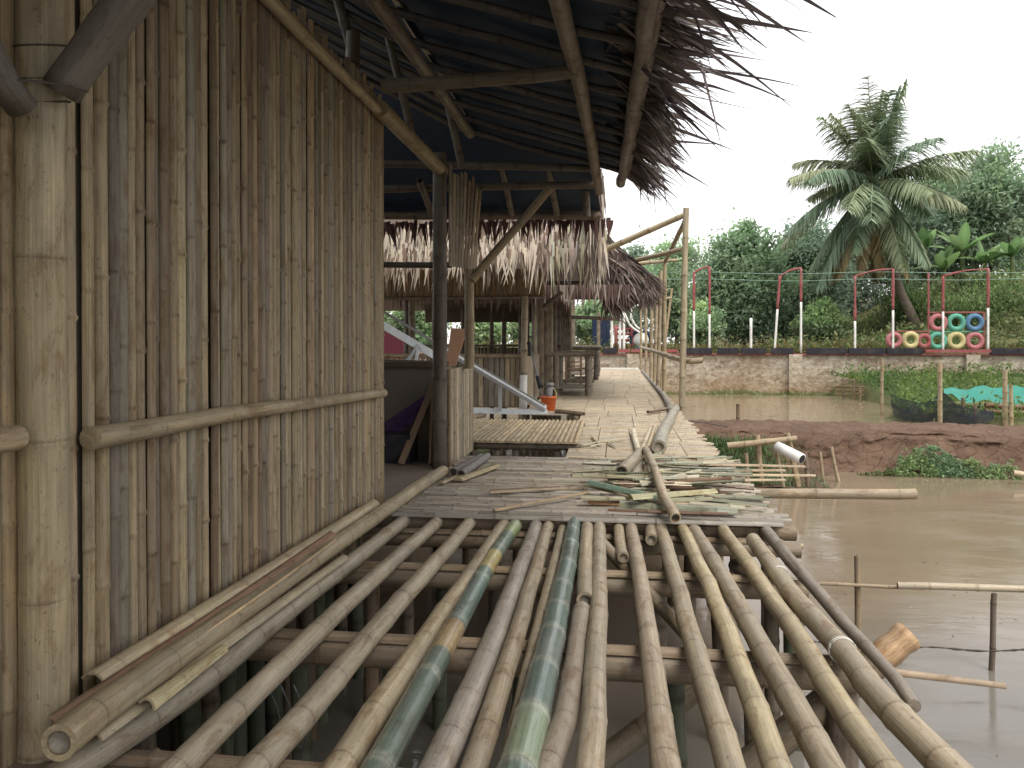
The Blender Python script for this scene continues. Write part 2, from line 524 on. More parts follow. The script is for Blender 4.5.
def blade(mb, p, d, L, w, droop, tint, segs=4, twist=0.0, up=(0, 0, 1), taper=1.2):
    """one thatch leaf / grass blade: a narrow folded tapering strip"""
    p = V(p); d = V(d).normalized(); seed = R.random() * 40
    side = d.cross(V(up));
    if side.length < .05: side = V((1, 0, 0))
    side.normalize()
    if twist: side = Matrix.Rotation(twist, 3, d) @ side
    prev = None
    for k in range(segs + 1):
        t = k / segs
        q = p + d * (L * t) + V((0, 0, -1)) * (droop * t * t)
        ww = w * (1 - t ** taper) * .5 * (1 if t > 0 else .8) + w * .03
        cur = [mb.add(q - side * ww, (-ww, 0, t * L + seed), tint), mb.add(q + side * ww, (ww, 0, t * L + seed), tint)]
        if prev: mb.f.append((prev[0], prev[1], cur[1], cur[0]))
        prev = cur


def box(mb, c, sx, sy, sz, rot=None, tint=(.5, .5, .5)):
    c = V(c); M = rot if rot is not None else Matrix.Identity(3)
    ids = []
    for dz in (-1, 1):
        for (dx, dy) in ((-1, -1), (1, -1), (1, 1), (-1, 1)):
            ids.append(mb.add(c + M @ V((dx * sx / 2, dy * sy / 2, dz * sz / 2)), (dx * sx, dy * sy, dz * sz), tint))
    for q in ((0, 3, 2, 1), (4, 5, 6, 7), (0, 1, 5, 4), (1, 2, 6, 5), (2, 3, 7, 6), (3, 0, 4, 7)):
        mb.f.append(tuple(ids[k] for k in q))


def bar(mb, p0, p1, w, h, up=(0, 0, 1), tint=(.5, .5, .5)):
    p0 = V(p0); p1 = V(p1); d = (p1 - p0); L = d.length; d.normalize()
    u = V(up); u = (u - d * u.dot(d)).normalized(); s = d.cross(u)
    M = Matrix((s, u, d)).transposed()
    ids = []
    for dz in (0, 1):
        for (dx, dy) in ((-1, -1), (1, -1), (1, 1), (-1, 1)):
            ids.append(mb.add(p0 + s * (dx * w / 2) + u * (dy * h / 2) + d * (dz * L), (dx * w, dy * h, dz * L), tint))
    for q in ((0, 3, 2, 1), (4, 5, 6, 7), (0, 1, 5, 4), (1, 2, 6, 5), (2, 3, 7, 6), (3, 0, 4, 7)):
        mb.f.append(tuple(ids[k] for k in q))


def tube(mb, pts, r0, r1=None, seg=8, tint=(.5, .5, .5), n=None, jit=0.0):
    r1 = r0 if r1 is None else r1
    f, L = curve_sampler(pts); n = n or max(2, int(L / .4) + 1)
    prev = None
    for i in range(n + 1):
        s = L * i / n; p = f(s); a, b = frame(f(min(L, s + .02)) - f(max(0, s - .02)))
        r = (r0 + (r1 - r0) * i / n) * (1 + R.uniform(-jit, jit))
        cur = [mb.add(p + a * math.cos(6.2832 * j / seg) * r + b * math.sin(6.2832 * j / seg) * r, (math.cos(6.2832 * j / seg) * r, math.sin(6.2832 * j / seg) * r, s), tint) for j in range(seg)]
        if prev:
            for j in range(seg): mb.f.append((prev[j], prev[(j + 1) % seg], cur[(j + 1) % seg], cur[j]))
        else: mb.f.append(tuple(cur[::-1]))
        prev = cur
    mb.f.append(tuple(prev))


def quad(mb, a, b, c, d, tint=(.5, .5, .5), nu=1, nv=1, amp=0.0):
    a, b, c, d = V(a), V(b), V(c), V(d)
    g = []
    for i in range(nu + 1):
        row = []
        for j in range(nv + 1):
            u, v = i / nu, j / nv
            p = a.lerp(b, u).lerp(d.lerp(c, u), v)
            if amp: p = p + V((0, 0, amp * mnoise.noise(p * 1.7)))
            row.append(mb.add(p, p, tint))
        g.append(row)
    for i in range(nu):
        for j in range(nv): mb.f.append((g[i][j], g[i + 1][j], g[i + 1][j + 1], g[i][j + 1]))


def one_culm(name, parent, pts, r0, r1=None, tint=STRAW, mat='bamboo_culm', **k):
    mb = MB(); culm(mb, pts, r0, r1, tint, **k); return mb.build(name, mat, parent)


# ------------------------------------------------------------------ setting
WZ = -1.0
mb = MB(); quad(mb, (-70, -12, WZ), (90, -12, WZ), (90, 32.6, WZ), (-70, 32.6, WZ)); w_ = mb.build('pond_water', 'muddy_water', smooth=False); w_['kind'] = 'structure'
mb = MB(); quad(mb, (-900, -900, -1.9), (900, -900, -1.9), (900, 1500, -1.9), (-900, 1500, -1.9)); g_ = mb.build('ground', 'dry_ground', smooth=False); g_['kind'] = 'structure'


def smooth(a, b, x):
    t = min(1, max(0, (x - a) / (b - a))); return t * t * (3 - 2 * t)


def hz(x, y):
    return .62 + 3.6 * smooth(9.0, 19.0, x) * smooth(33.6, 43, y) + .18 * mnoise.noise(V((x * .5, y * .5, 3))) * smooth(33.5, 36, y)


mb = MB(); NX, NY = 110, 60; gr = []
for i in range(NX + 1):
    row = []
    for j in range(NY + 1):
        x = -50 + 110 * i / NX; y = 32.72 + 60 * (j / NY) ** 1.5
        row.append(mb.add((x, y, hz(x, y)), (x, y, 0), (.10, .12, .04)))
    gr.append(row)
for i in range(NX):
    for j in range(NY): mb.f.append((gr[i][j], gr[i + 1][j], gr[i + 1][j + 1], gr[i][j + 1]))
t_ = mb.build('hillside_terrain', 'dry_ground'); t_['kind'] = 'structure'

# earth dike between the two ponds
mb = MB(); gr = []; NX = 420
prof = [(12.95, -1.35), (13.05, -1.0), (13.2, -.93), (13.38, -.72), (13.5, -.52), (13.7, -.42), (14.4, -.40), (15.2, -.42), (15.8, -.46), (16.1, -.62), (16.3, -1.0), (16.5, -1.4)]
sub = []
for i in range(len(prof) - 1):
    for k in range(7):
        t = k / 7; sub.append((prof[i][0] + (prof[i + 1][0] - prof[i][0]) * t, prof[i][1] + (prof[i + 1][1] - prof[i][1]) * t))
sub.append(prof[-1])
for i in range(NX + 1):
    x = .9 + 24 * i / NX; row = []
    for (y, z) in sub:
        n = mnoise.noise(V((x * .7, y * 1.0, 0))) * .06 + mnoise.noise(V((x * 2.3, y * 2.5, z * 3))) * .08 + mnoise.noise(V((x * 6, y * 6, z * 6))) * .05 + mnoise.noise(V((x * 14, y * 14, z * 14))) * .03
        yy = y + n * (1.6 if y < 13.6 else .6) + (-.55 if y < 13.9 else 0) * smooth(5.5, 1.0, x) * 0 + .12 * math.sin(x * .5)
        row.append(mb.add((x, yy, z + n * .6), (x, y, z)))
    gr.append(row)
for i in range(NX):
    for j in range(len(sub) - 1): mb.f.append((gr[i][j], gr[i + 1][j], gr[i + 1][j + 1], gr[i][j + 1]))
d_ = mb.build('earth_dike', 'wet_mud'); d_['kind'] = 'structure'

# planted bank of earth in the far pond, right: its curved shoreline
SHORE = [(18, 10.0), (19.6, 8.8), (20.8, 7.9), (21.8, 7.4), (23, 7.8), (25, 8.7), (27, 9.0), (29.5, 9.0), (33, 8.3)]


def inbank(x, y):
    for (y0, x0), (y1, x1) in zip(SHORE, SHORE[1:]):
        if y <= y1: break
    return min(x - (x0 + (x1 - x0) * (y - y0) / (y1 - y0)), y - 19.4)


mb = MB(); gr = []
for i in range(141):
    row = []
    for j in range(91):
        x = 6.5 + 22 * i / 140; y = 18.6 + 13.8 * j / 90
        e = inbank(x, y) + .2 * mnoise.noise(V((x * 1.5, y * 1.5, 0)))
        z = -1.35 + .72 * smooth(-.25, .3, e) + .12 * mnoise.noise(V((x, y, 0))) + .45 * smooth(26, 32, y) * smooth(0, 2, e)
        row.append(mb.add((x, y, z), (x, y, z)))
    gr.append(row)
for i in range(140):
    for j in range(90): mb.f.append((gr[i][j], gr[i + 1][j], gr[i + 1][j + 1], gr[i][j + 1]))
b_ = mb.build('planted_bank', 'dry_ground'); b_['kind'] = 'structure'

# ------------------------------------------------------------------ far retaining wall
rt = thing('retaining_wall', 'long rubble stone retaining wall along the far edge of the pond', 'wall', (6, 32.4, -1.2))
mb = MB()
WY = 32.0
gr = []
for i in range(121):
    row = []
    for (yy, z) in ((WY, -1.3), (WY + .02, -.8), (WY + .04, -.2), (WY + .05, .3), (WY + .06, .62), (WY + .75, .62)):
        x = -26 + 60 * i / 120
        n = mnoise.noise(V((x * 1.3, z * 2, 1))) * .05
        row.append(mb.add((x, yy + n, z), (x, yy, z)))
    gr.append(row)
for i in range(120):
    for j in range(5): mb.f.append((gr[i][j], gr[i + 1][j], gr[i + 1][j + 1], gr[i][j + 1]))
mb.build('stone_face', 'rubble_stone', rt, smooth=False)
for px in (795, 633, 712 + 260):
    p = at(px, 370, y=WY); mb = MB(); box(mb, (p.x, WY - .05, -.25), .5, .16, 1.72); mb.build('pier', 'rubble_stone', rt, smooth=False)
mb = MB(); box(mb, (4, WY + .2, .61), 60, .5, .05); mb.build('coping', 'red_paint', rt, smooth=False)
# painted half tyres set along the top of the wall: one row
x = at(560, 350, y=WY).x; seqs = []
px_black = [(603, 617), (686, 712), (717, 739), (741, 766), (771, 793), (806, 846), (848, 884), (886, 922), (990, 1030), (1032, 1070)]
k = 0
for (a, b) in px_black:
    x0 = at(a, 350, y=WY).x; x1 = at(b, 350, y=WY).x; n = max(1, round((x1 - x0) / .55))
    for i in range(n):
        mb = MB(); cx = x0 + (i + .5) * (x1 - x0) / n; rr = (x1 - x0) / n * .49
        pts = [V((cx + math.cos(t) * (rr - .06), WY - .06, .66 + math.sin(t) * .22)) for t in [math.pi * q / 8 for q in range(9)]]
        box(mb, (cx, WY - .02, .745), rr * 2.0, .18, .23); box(mb, (cx, WY - .10, .66), rr * 2.04, .05, .05)
        mb.build('kerb_block', 'dark_rubber', rt, smooth=False)
for (a, b) in [(618, 628), (631, 640), (663, 676), (925, 938), (940, 955), (957, 970), (972, 988)]:
    x0 = at(a, 350, y=WY).x; x1 = at(b, 350, y=WY).x
    mb = MB(); box(mb, ((x0 + x1) / 2, WY, .75), (x1 - x0), .2, .12); box(mb, (x1 + .04, WY - .0, .755), .06, .21, .13)
    mb.build('kerb_block', 'red_paint', rt, smooth=False)

# ------------------------------------------------------------------ vegetation helpers
def leafcard(mb, p, size, tint, nrm=None):
    n = V((R.gauss(0, 1), R.gauss(0, 1), R.gauss(.5, 1))).normalized() if nrm is None else nrm
    a = n.orthogonal().normalized(); b = n.cross(a)
    an = R.random() * 6.28; a, b = a * math.cos(an) + b * math.sin(an), b * math.cos(an) - a * math.sin(an)
    l = size * R.uniform(.7, 1.3); w = l * R.uniform(.35, .55)
    i = [mb.add(p - a * l * .5, p, tint), mb.add(p + b * w * .5 - n * w * .12, p, tint), mb.add(p + a * l * .5, p, tint), mb.add(p - b * w * .5 - n * w * .12, p, tint)]
    mb.f.append(tuple(i))


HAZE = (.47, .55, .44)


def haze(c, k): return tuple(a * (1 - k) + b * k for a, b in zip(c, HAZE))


def tree(name, label, px, ptop, pbot, hw, Y, col, n=3600, leaf=.26, hz_=.12, group='trees beyond the stone wall', clumps=46, trunk=True, tip=None):
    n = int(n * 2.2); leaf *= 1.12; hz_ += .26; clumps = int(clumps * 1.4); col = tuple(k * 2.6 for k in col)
    base = at(px, pbot, y=Y); top = at(px, ptop, y=Y).z; r = hw * Y / F
    zb = base.z; cx = base.x
    root = thing(name, label, 'tree', (cx, Y, min(zb, hz(cx, Y))), group)
    hgt = top - zb
    mb = MB()
    tb = hz(cx, Y)
    tube(mb, [(cx, Y, tb - .3), (cx + .15, Y, tb + hgt * .3), (cx - .1, Y, tb + hgt * .65), (cx, Y + .1, top - hgt * .12)], .16, .04, 8, n=10, jit=.08)
    cl = []
    for _ in range(clumps):
        while True:
            u, v, w = R.uniform(-1, 1), R.uniform(-1, 1), R.uniform(-1, 1)
            if u * u + v * v + w * w < 1: break
        zc = (zb + top) / 2 + w * hgt * .43
        wid = (1 - max(0, w) ** 2 * .55)
        cl.append((V((cx + u * r * .85 * wid, Y + v * r * .75 * wid, zc)), r * R.uniform(.18, .34)))
    for i in range(0, len(cl), 4):
        c = cl[i][0]; t0 = tb + max(.4, (c.z - tb) * .55)
        tube(mb, [(cx, Y, t0), ((cx + c.x) / 2, (Y + c.y) / 2, (t0 + c.z) / 2 + .2), tuple(c)], .06, .015, 5, n=5)
    mb.build('trunk', 'tree_bark', root)
    mb = MB()
    if tip: cl += [(V((at(a, b, y=Y).x, Y, at(a, b, y=Y).z)), q * Y / F) for (a, b, q) in tip]
    per = n // len(cl)
    for (c, cr) in cl:
        ck = R.uniform(.7, 1.25); hue = R.uniform(-.15, .25)
        for _ in range(per):
            o = V((R.gauss(0, .55), R.gauss(0, .55), R.gauss(0, .45))) * cr * 1.25
            p = c + o
            br = ck * (1.0 + .55 * max(-1, min(1, o.z / cr))) * (.75 + .5 * (p.z - zb) / hgt) * R.uniform(.7, 1.35)  # top light put into the leaf tint: clump and crown tops lighter
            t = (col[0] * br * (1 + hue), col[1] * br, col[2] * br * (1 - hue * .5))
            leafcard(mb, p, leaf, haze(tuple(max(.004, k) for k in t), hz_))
    mb.build('crown', 'foliage', root)
    return root


G1 = (.045, .095, .035); G2 = (.07, .125, .04); G3 = (.035, .075, .045); G4 = (.10, .16, .045)
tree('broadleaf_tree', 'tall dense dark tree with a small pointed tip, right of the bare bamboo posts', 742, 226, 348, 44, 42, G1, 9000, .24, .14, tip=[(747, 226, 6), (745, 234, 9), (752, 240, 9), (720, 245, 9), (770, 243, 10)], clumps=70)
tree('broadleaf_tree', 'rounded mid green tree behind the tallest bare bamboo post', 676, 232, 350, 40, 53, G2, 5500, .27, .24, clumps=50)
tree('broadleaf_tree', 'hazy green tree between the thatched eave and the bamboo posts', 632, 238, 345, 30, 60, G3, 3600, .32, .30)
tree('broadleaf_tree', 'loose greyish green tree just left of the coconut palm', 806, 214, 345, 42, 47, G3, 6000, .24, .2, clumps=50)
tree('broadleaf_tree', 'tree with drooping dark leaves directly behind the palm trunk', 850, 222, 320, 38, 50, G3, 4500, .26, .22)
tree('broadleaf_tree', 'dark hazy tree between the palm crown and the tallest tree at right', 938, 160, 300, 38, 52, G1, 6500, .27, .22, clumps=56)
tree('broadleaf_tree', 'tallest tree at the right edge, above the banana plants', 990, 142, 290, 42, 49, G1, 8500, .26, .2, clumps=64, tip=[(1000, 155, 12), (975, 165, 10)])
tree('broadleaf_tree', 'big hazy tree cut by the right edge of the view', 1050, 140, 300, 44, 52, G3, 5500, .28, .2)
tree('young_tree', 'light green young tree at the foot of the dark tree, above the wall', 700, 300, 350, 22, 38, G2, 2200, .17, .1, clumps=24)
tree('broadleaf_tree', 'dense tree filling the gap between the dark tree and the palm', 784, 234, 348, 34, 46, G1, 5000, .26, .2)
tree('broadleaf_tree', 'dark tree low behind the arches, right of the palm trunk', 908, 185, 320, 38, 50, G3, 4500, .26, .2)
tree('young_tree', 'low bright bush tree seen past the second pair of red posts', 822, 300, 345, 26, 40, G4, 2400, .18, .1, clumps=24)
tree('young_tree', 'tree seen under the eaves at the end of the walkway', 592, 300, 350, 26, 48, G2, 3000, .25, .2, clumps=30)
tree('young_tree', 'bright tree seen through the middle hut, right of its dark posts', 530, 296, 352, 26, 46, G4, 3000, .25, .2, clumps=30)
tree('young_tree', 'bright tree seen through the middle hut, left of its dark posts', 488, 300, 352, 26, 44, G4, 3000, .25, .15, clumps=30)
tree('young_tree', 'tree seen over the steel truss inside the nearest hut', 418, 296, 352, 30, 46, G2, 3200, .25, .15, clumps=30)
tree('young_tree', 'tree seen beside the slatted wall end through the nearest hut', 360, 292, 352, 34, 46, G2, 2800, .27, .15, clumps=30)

# low hedge on top of the wall
mb = MB()
for _ in range(9000):
    px = R.uniform(480, 1060); x = at(px, 345, y=34).x
    if 905 < px < 990 and R.random() < .8: continue
    p = V((x, R.uniform(33.4, 34.6), .6 + abs(R.gauss(0, .26)) + .15 * mnoise.noise(V((x * 1.2, 0, 0)))))
    k = R.uniform(.6, 1.3); c = R.choice([(.15, .18, .06), (.20, .20, .06), (.23, .20, .08), (.10, .15, .05), (.22, .14, .08)])
    leafcard(mb, p, .15, tuple(q * k for q in c))
h_ = mb.build('low_hedge', 'foliage'); h_['kind'] = 'stuff'; h_['label'] = 'yellowish low hedge growing along the top of the wall'
# hillside undergrowth
mb = MB()
for _ in range(15000):
    x = R.uniform(7.5, 26); y = 34.5 + 10 * R.random() ** 1.3; z = hz(x, y)
    n = mnoise.noise(V((x * .45, y * .6, 5)))
    if n < -.32: continue
    c = (.19, .26, .08) if n > .1 else ((.25, .26, .11) if R.random() < .5 else (.12, .18, .06))
    k = R.uniform(.55, 1.35); c = haze(tuple(q * k for q in c), .08)
    if R.random() < .5: blade(mb, (x, y, z), (R.gauss(0, .5), R.gauss(0, .5), 1), R.uniform(.35, .8), .05, R.uniform(.1, .4), c, 3)
    else:
        for q in range(2): leafcard(mb, V((x, y, z + abs(R.gauss(0, .3)))), .24, c)
o = mb.build('hillside_grass', 'foliage'); o['kind'] = 'stuff'; o['label'] = 'bright grass and scrub covering the hillside'
for (px, py, Y, w, h, c, lb) in [(965, 300, 38, 30, 30, (.17, .25, .10), 'feathery pale bush behind the coloured tyres'), (1005, 295, 39, 26, 40, (.13, .21, .08), 'tall leafy bush right of the last red frame'),
                          (905, 290, 40, 22, 26, (.14, .22, .08), 'round bush left of the leaning palm trunk top')]:
    mb = MB(); c0 = at(px, py + 15, y=Y)
    for _ in range(2200):
        o_ = V((R.gauss(0, .5) * w * Y / F, R.gauss(0, .6), R.gauss(0, .4) * h * Y / F)); k = R.uniform(.5, 1.3) * (1 + .5 * o_.z)
        blade(mb, c0 + o_, (R.gauss(0, .6), R.gauss(0, .6), 1), .45, .05, .25, tuple(max(.01, q * k) for q in c), 2)
    tag(mb.build('bush', 'foliage'), lb, 'bush')

# coconut palm
PY = 39
root = thing('coconut_palm', 'tall coconut palm with a curved leaning trunk above the hillside', 'palm tree', tuple(at(922, 338, y=PY)))
mb = MB(); tp = [at(926, 342, y=PY), at(915, 322, y=PY), at(900, 290, y=PY), at(889, 255, y=PY), at(880, 225, y=PY), at(875, 198, y=PY)]
tube(mb, tp, .24, .15, 10, n=30, jit=.06); mb.build('trunk', 'palm_trunk', root)
cc = at(873, 188, y=PY)


def frond(mb, c, azi, elev, L, sag, col, dead=False, yw=1.0):
    """c centre; a rachis arching from elev, leaflets both sides"""
    d0 = V((math.cos(azi) * math.cos(elev), math.sin(azi) * math.cos(elev) * yw, math.sin(elev)))
    P = [c + d0 * (L * t) + V((0, 0, -sag * t * t * L)) for t in [i / 12 for i in range(13)]]
    tube(mb, P, .045, .012, 5, tint=tuple(k * 1.6 for k in col), n=14)
    f, LL = curve_sampler(P)
    n = 84
    for i in range(n):
        t = .14 + .86 * i / n; s = LL * t; p = f(s); d = (f(min(LL, s + .05)) - f(s - .05)).normalized()
        side = d.cross(V((0, 0, 1)))
        if side.length < .1: side = V((1, 0, 0))
        side.normalize(); upv = side.cross(d)
        ll = L * .265 * math.sin(math.pi * min(1, .12 + t * .86)) ** .6 * R.uniform(.85, 1.1)
        for sg in (-1, 1):
            k = R.uniform(.65, 1.3)
            dd = side * sg * .85 + d * .6 + upv * R.uniform(-.15, .3) + V((0, 0, R.uniform(-.5, -.1) if not dead else -1.4))
            blade(mb, p, dd, ll, .10, ll * (R.uniform(.25, .7) if not dead else .15), tuple(q * k for q in col), 3, twist=R.uniform(-.4, .4))


mb_n = 0
fr = []
for i in range(13): fr.append((6.283 * i / 13 + R.uniform(-.25, .25), rad(R.uniform(58, 86)), R.uniform(4.7, 5.8), R.uniform(.06, .28)))
for i in range(13): fr.append((6.283 * i / 13 + R.uniform(-.2, .2), rad(R.uniform(26, 55)), R.uniform(4.4, 5.0), R.uniform(.25, .5)))
for i in range(11): fr.append((6.283 * i / 11 + R.uniform(-.2, .2), rad(R.uniform(-5, 22)), R.uniform(3.8, 4.3), R.uniform(.35, .6)))
for i in range(9): fr.append((6.283 * i / 9 + R.uniform(-.2, .2), rad(R.uniform(-50, -25)), R.uniform(3.4, 4.2), R.uniform(.3, .5)))
for (az, el, L, sag) in fr:
    mb = MB(); c = R.choice([(.22, .31, .18), (.18, .28, .17), (.28, .34, .18), (.35, .37, .20)])
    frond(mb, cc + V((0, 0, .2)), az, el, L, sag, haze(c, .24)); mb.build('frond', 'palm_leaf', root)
for az in (0.3, 3.5, 4.6, 1.2, 2.6, 4.1, 5.3):
    mb = MB(); frond(mb, cc, az, rad(-55), 3.3, .5, (.34, .27, .14), True); mb.build('dead_frond', 'palm_leaf', root)
mb = MB()
for _ in range(900):
    blade(mb, cc + V((R.gauss(0, .25), R.gauss(0, .25), R.uniform(-.5, .2))), (R.gauss(0, .3), R.gauss(0, .3), -1), R.uniform(.6, 1.6), .06, .1, vt((.17, .13, .07), .3), 2)
mb.build('fibre_skirt', 'thatch_leaf', root)
mb = MB()
for _ in range(9):
    c = cc + V((R.uniform(-.4, .4), R.uniform(-.5, .1), R.uniform(-.6, -.2)))
    tube(mb, [c + V((0, 0, -.15)), c + V((0, 0, -.06)), c + V((0, 0, .06)), c + V((0, 0, .15))], .11, .09, 7, tint=(.12, .13, .05), n=3)
mb.build('coconuts', 'palm_leaf', root)

# banana plants
for (px, py, h, Y, lb) in [(944, 285, 2.6, 40, 'banana plant beside the palm trunk with leaves arching left'), (962, 270, 3.0, 41, 'tallest banana plant, upright leaf in the middle of the clump'), (985, 278, 2.6, 40.5, 'banana plant with broad pale leaves right of the upright one'),
                           (1012, 272, 2.6, 40, 'banana plant cut by the right edge of the view'), (925, 262, 2.4, 42, 'banana plant partly behind the hanging palm fronds')]:
    b0 = at(px, py, y=Y); root = thing('banana_plant', lb, 'banana plant', tuple(b0))
    mb = MB(); tube(mb, [b0 + V((0, 0, -.8)), b0 + V((0, 0, h * .3))], .13, .09, 7, tint=(.16, .2, .08)); mb.build('stem', 'foliage', root)
    for i in range(8):
        az = 6.283 * i / 8 + R.uniform(-.3, .3); el = rad(R.uniform(25, 80)); L = h * R.uniform(.5, .75)
        d = V((math.cos(az) * math.cos(el), math.sin(az) * math.cos(el), math.sin(el)))
        mb = MB(); side = d.cross(V((0, 0, 1))).normalized(); up = side.cross(d); prev = None
        k = R.uniform(.8, 1.25); col = tuple(q * k for q in haze(R.choice([(.20, .34, .12), (.25, .38, .16), (.14, .26, .09)]), .08))
        for s in range(9):
            t = s / 8; p = b0 + V((0, 0, h * .3)) + d * (L * t) + V((0, 0, -.6 * t * t * L * (1.1 - math.sin(el) * .7)))
            w = .27 * math.sin(math.pi * min(1, .1 + .9 * t)) ** .7
            cur = [mb.add(p + side * (-w) - V((0, 0, .12 * w * 2)), p, col), mb.add(p, p, tuple(q * 1.3 for q in col)), mb.add(p + side * w - V((0, 0, .12 * w * 2)), p, col)]
            if prev: mb.f += [(prev[0], prev[1], cur[1], cur[0]), (prev[1], prev[2], cur[2], cur[1])]
            prev = cur
        mb.build('leaf', 'foliage', root)

# ------------------------------------------------------------------ red and white frames, wires
fy = 33.0
frames = [((694, 273, 311), (709.5, 267, 314), 'narrow red and white post frame just right of the tallest bare bamboo post'),
          ((776, 276, 309), (801, 268, 302), 'red and white post frame in front of the dark trees, left leg leaning'),
          ((855, 276, 321), (893, 269, 310), 'red and white post frame around the foot of the palm'),
          ((943, 276, 311), (988, 269, 308), 'red and white post frame standing around the coloured tyres')]
for i, (A, B, lb) in enumerate(frames):
    ga = at(A[0] if i != 1 else 774.5, 350, y=fy); root = thing('post_frame', lb, 'post frame', (ga.x, fy, .66), 'red and white frames along the wall')
    tops = []
    for k, (px, pt, pm) in enumerate((A, B)):
        yy = fy
        top = at(px + (4 if (i == 1 and k == 0) else 0), pt, y=yy); bot = at(px - (1.5 if (i == 1 and k == 0) else 0), 348, y=yy); mid = bot.lerp(top, (348 - pm) / (348 - pt)); bot.z = .66
        mb = MB(); tube(mb, [mid, top], .05, .055, 7, n=9, jit=.28); po = mb.build('red_post', 'red_paint', root)
        mb = MB(); tube(mb, [bot, mid], .045, seg=7); mb.build('white_base', 'white_paint', po)
        tops.append(top)
    mb = MB(); m = tops[0].lerp(tops[1], .5) + V((0, 0, .07)); tube(mb, [tops[0], m, tops[1]], .04, seg=6, n=10, jit=.3); mb.build('red_arch', 'red_paint', root)
for (y0, y1, lb) in [(272, 272, 'upper thin green cable strung between the red posts'), (279, 277, 'lower thin green cable strung between the red posts')]:
    mb = MB(); pts = [at(640, y0 + 1, y=fy), at(700, y0, y=fy), at(790, y0 + 2, y=fy), at(870, y0, y=fy), at(965, y0 + 1, y=fy), at(1060, y1, y=fy)]
    tube(mb, pts, .012, seg=5, n=60); tag(mb.build('cable', 'green_wire'), lb, 'cable')
for (px, pt, lb) in [(751, 318, 'thin pale pole standing alone among the trees left of the leaning post'), (612, 304, 'thin white pole at the end of the walkway, leftmost of three'), (620, 308, 'thin white pole at the end of the walkway, middle of three'), (624, 310, 'thin white pole at the end of the walkway, rightmost of three')]:
    mb = MB(); t = at(px, pt, y=33.3); tube(mb, [(t.x, 33.3, .6), t], .055, seg=7); tag(mb.build('pole', 'white_paint'), lb, 'pole')

# tyres
def tyre(px, py, mat, lb, r=.37, w=.2):
    c = at(px, py, y=fy + .1); mb = MB(); NS, MS = 28, 10
    g = []
    for i in range(NS):
        a = 6.2832 * i / NS; row = []
        for j in range(MS):
            b = 6.2832 * j / MS; rr = r - .105 + math.cos(b) * .105 * (1 if math.cos(b) < 0 else .95) + (.008 if (i % 2 and abs(math.cos(b)) > .7) else 0)
            row.append(mb.add((c.x + math.cos(a) * rr, c.y + math.sin(b) * w * .5, c.z + math.sin(a) * rr), (a, b, 0)))
        g.append(row)
    for i in range(NS):
        for j in range(MS): mb.f.append((g[i][j], g[(i + 1) % NS][j], g[(i + 1) % NS][(j + 1) % MS], g[i][(j + 1) % MS]))
    tag(mb.build('tyre', mat), lb, 'tyre', 'painted tyres in the rack')


tyre(938, 322.5, 'pink_tyre_paint', 'dusty pink painted tyre, left of the rack top row')
tyre(956, 322.5, 'green_tyre_paint', 'green painted tyre in the rack top row, between pink and blue')
tyre(974.5, 322.5, 'blue_tyre_paint', 'blue painted tyre at the right of the rack top row')
tyre(937.5, 340.5, 'green_tyre_paint', 'green painted tyre in the bottom row under the pink one')
tyre(956, 340.5, 'yellow_tyre_paint', 'yellow painted tyre in the bottom row of the rack, between green and red')
tyre(974.5, 341, 'pink_tyre_paint', 'red painted tyre in the bottom row under the blue one')
tyre(894, 340, 'pink_tyre_paint', 'faded purple tyre leftmost on the wall by the palm foot', .33)
tyre(910.5, 340, 'yellow_tyre_paint', 'pale yellow tyre standing left of the rack, between two reddish ones', .36)
tyre(924, 341, 'red_paint', 'dark red tyre just left of the rack', .32)
rk = thing('tyre_rack', 'thin red rack frame holding six painted tyres on the wall', 'rack', tuple(at(929, 350, y=fy)))
for (a, b) in [((928.5, 273), (928.5, 350)), ((984, 312), (984, 350))]:
    mb = MB(); tube(mb, [at(*a, y=fy + .1), at(*b, y=fy + .1)], .04, seg=6); mb.build('upright', 'red_paint', rk)
for yy, mt in ((312.5, 'red_paint'), (331.7, 'green_tyre_paint')):
    mb = MB(); tube(mb, [at(928, yy, y=fy + .1), at(985, yy, y=fy + .1)], .035, seg=6); mb.build('crossbar', mt, rk)
mb = MB(); tube(mb, [at(888, 331.5, y=fy + .1), at(928, 331.5, y=fy + .1)], .03, seg=6); mb.build('crossbar', 'red_paint', rk)

# playground items at the end of the walkway
root = thing('climbing_frame', 'red playground frame with bars at the end of the walkway', 'climbing frame', tuple(at(626, 350, y=34)))
for px, a in ((616, 325), (632, 327)):
    mb = MB(); tube(mb, [at(px, 350, y=34), at(px, a, y=34)], .08, seg=6); mb.build('upright', 'red_paint', root)
for yy in (329, 334, 340, 346):
    mb = MB(); bar(mb, at(615, yy, y=34), at(633, yy, y=34), .1, .12); mb.build('rung', 'red_paint', root)
root = thing('play_wheel', 'white and blue round play wheel beside the red playground frame', 'play equipment', tuple(at(641, 350, y=34)))
mb = MB(); c = at(641, 340, y=34); tube(mb, [c + V((math.cos(t) * .42, 0, math.sin(t) * .42)) for t in [6.2832 * i / 16 for i in range(17)]], .09, seg=6, n=32); mb.build('rim', 'blue_paint', root)
mb = MB(); tube(mb, [c + V((0, -.05, 0)), c + V((0, .05, 0))], .33, seg=18); mb.build('disc', 'white_paint', root)
mb = MB(); tube(mb, [at(631, 320, y=33.8), at(632, 309, y=33.8), at(640, 305, y=33.8), at(648, 307, y=33.8)], .045, seg=6, n=18)
tube(mb, [at(624, 311, y=33.8), at(630, 325, y=33.8), at(642, 334, y=33.8)], .05, seg=6, n=14); tube(mb, [at(631, 318, y=33.8), at(636, 326, y=33.8), at(643, 331, y=33.8)], .045, seg=6, n=14)
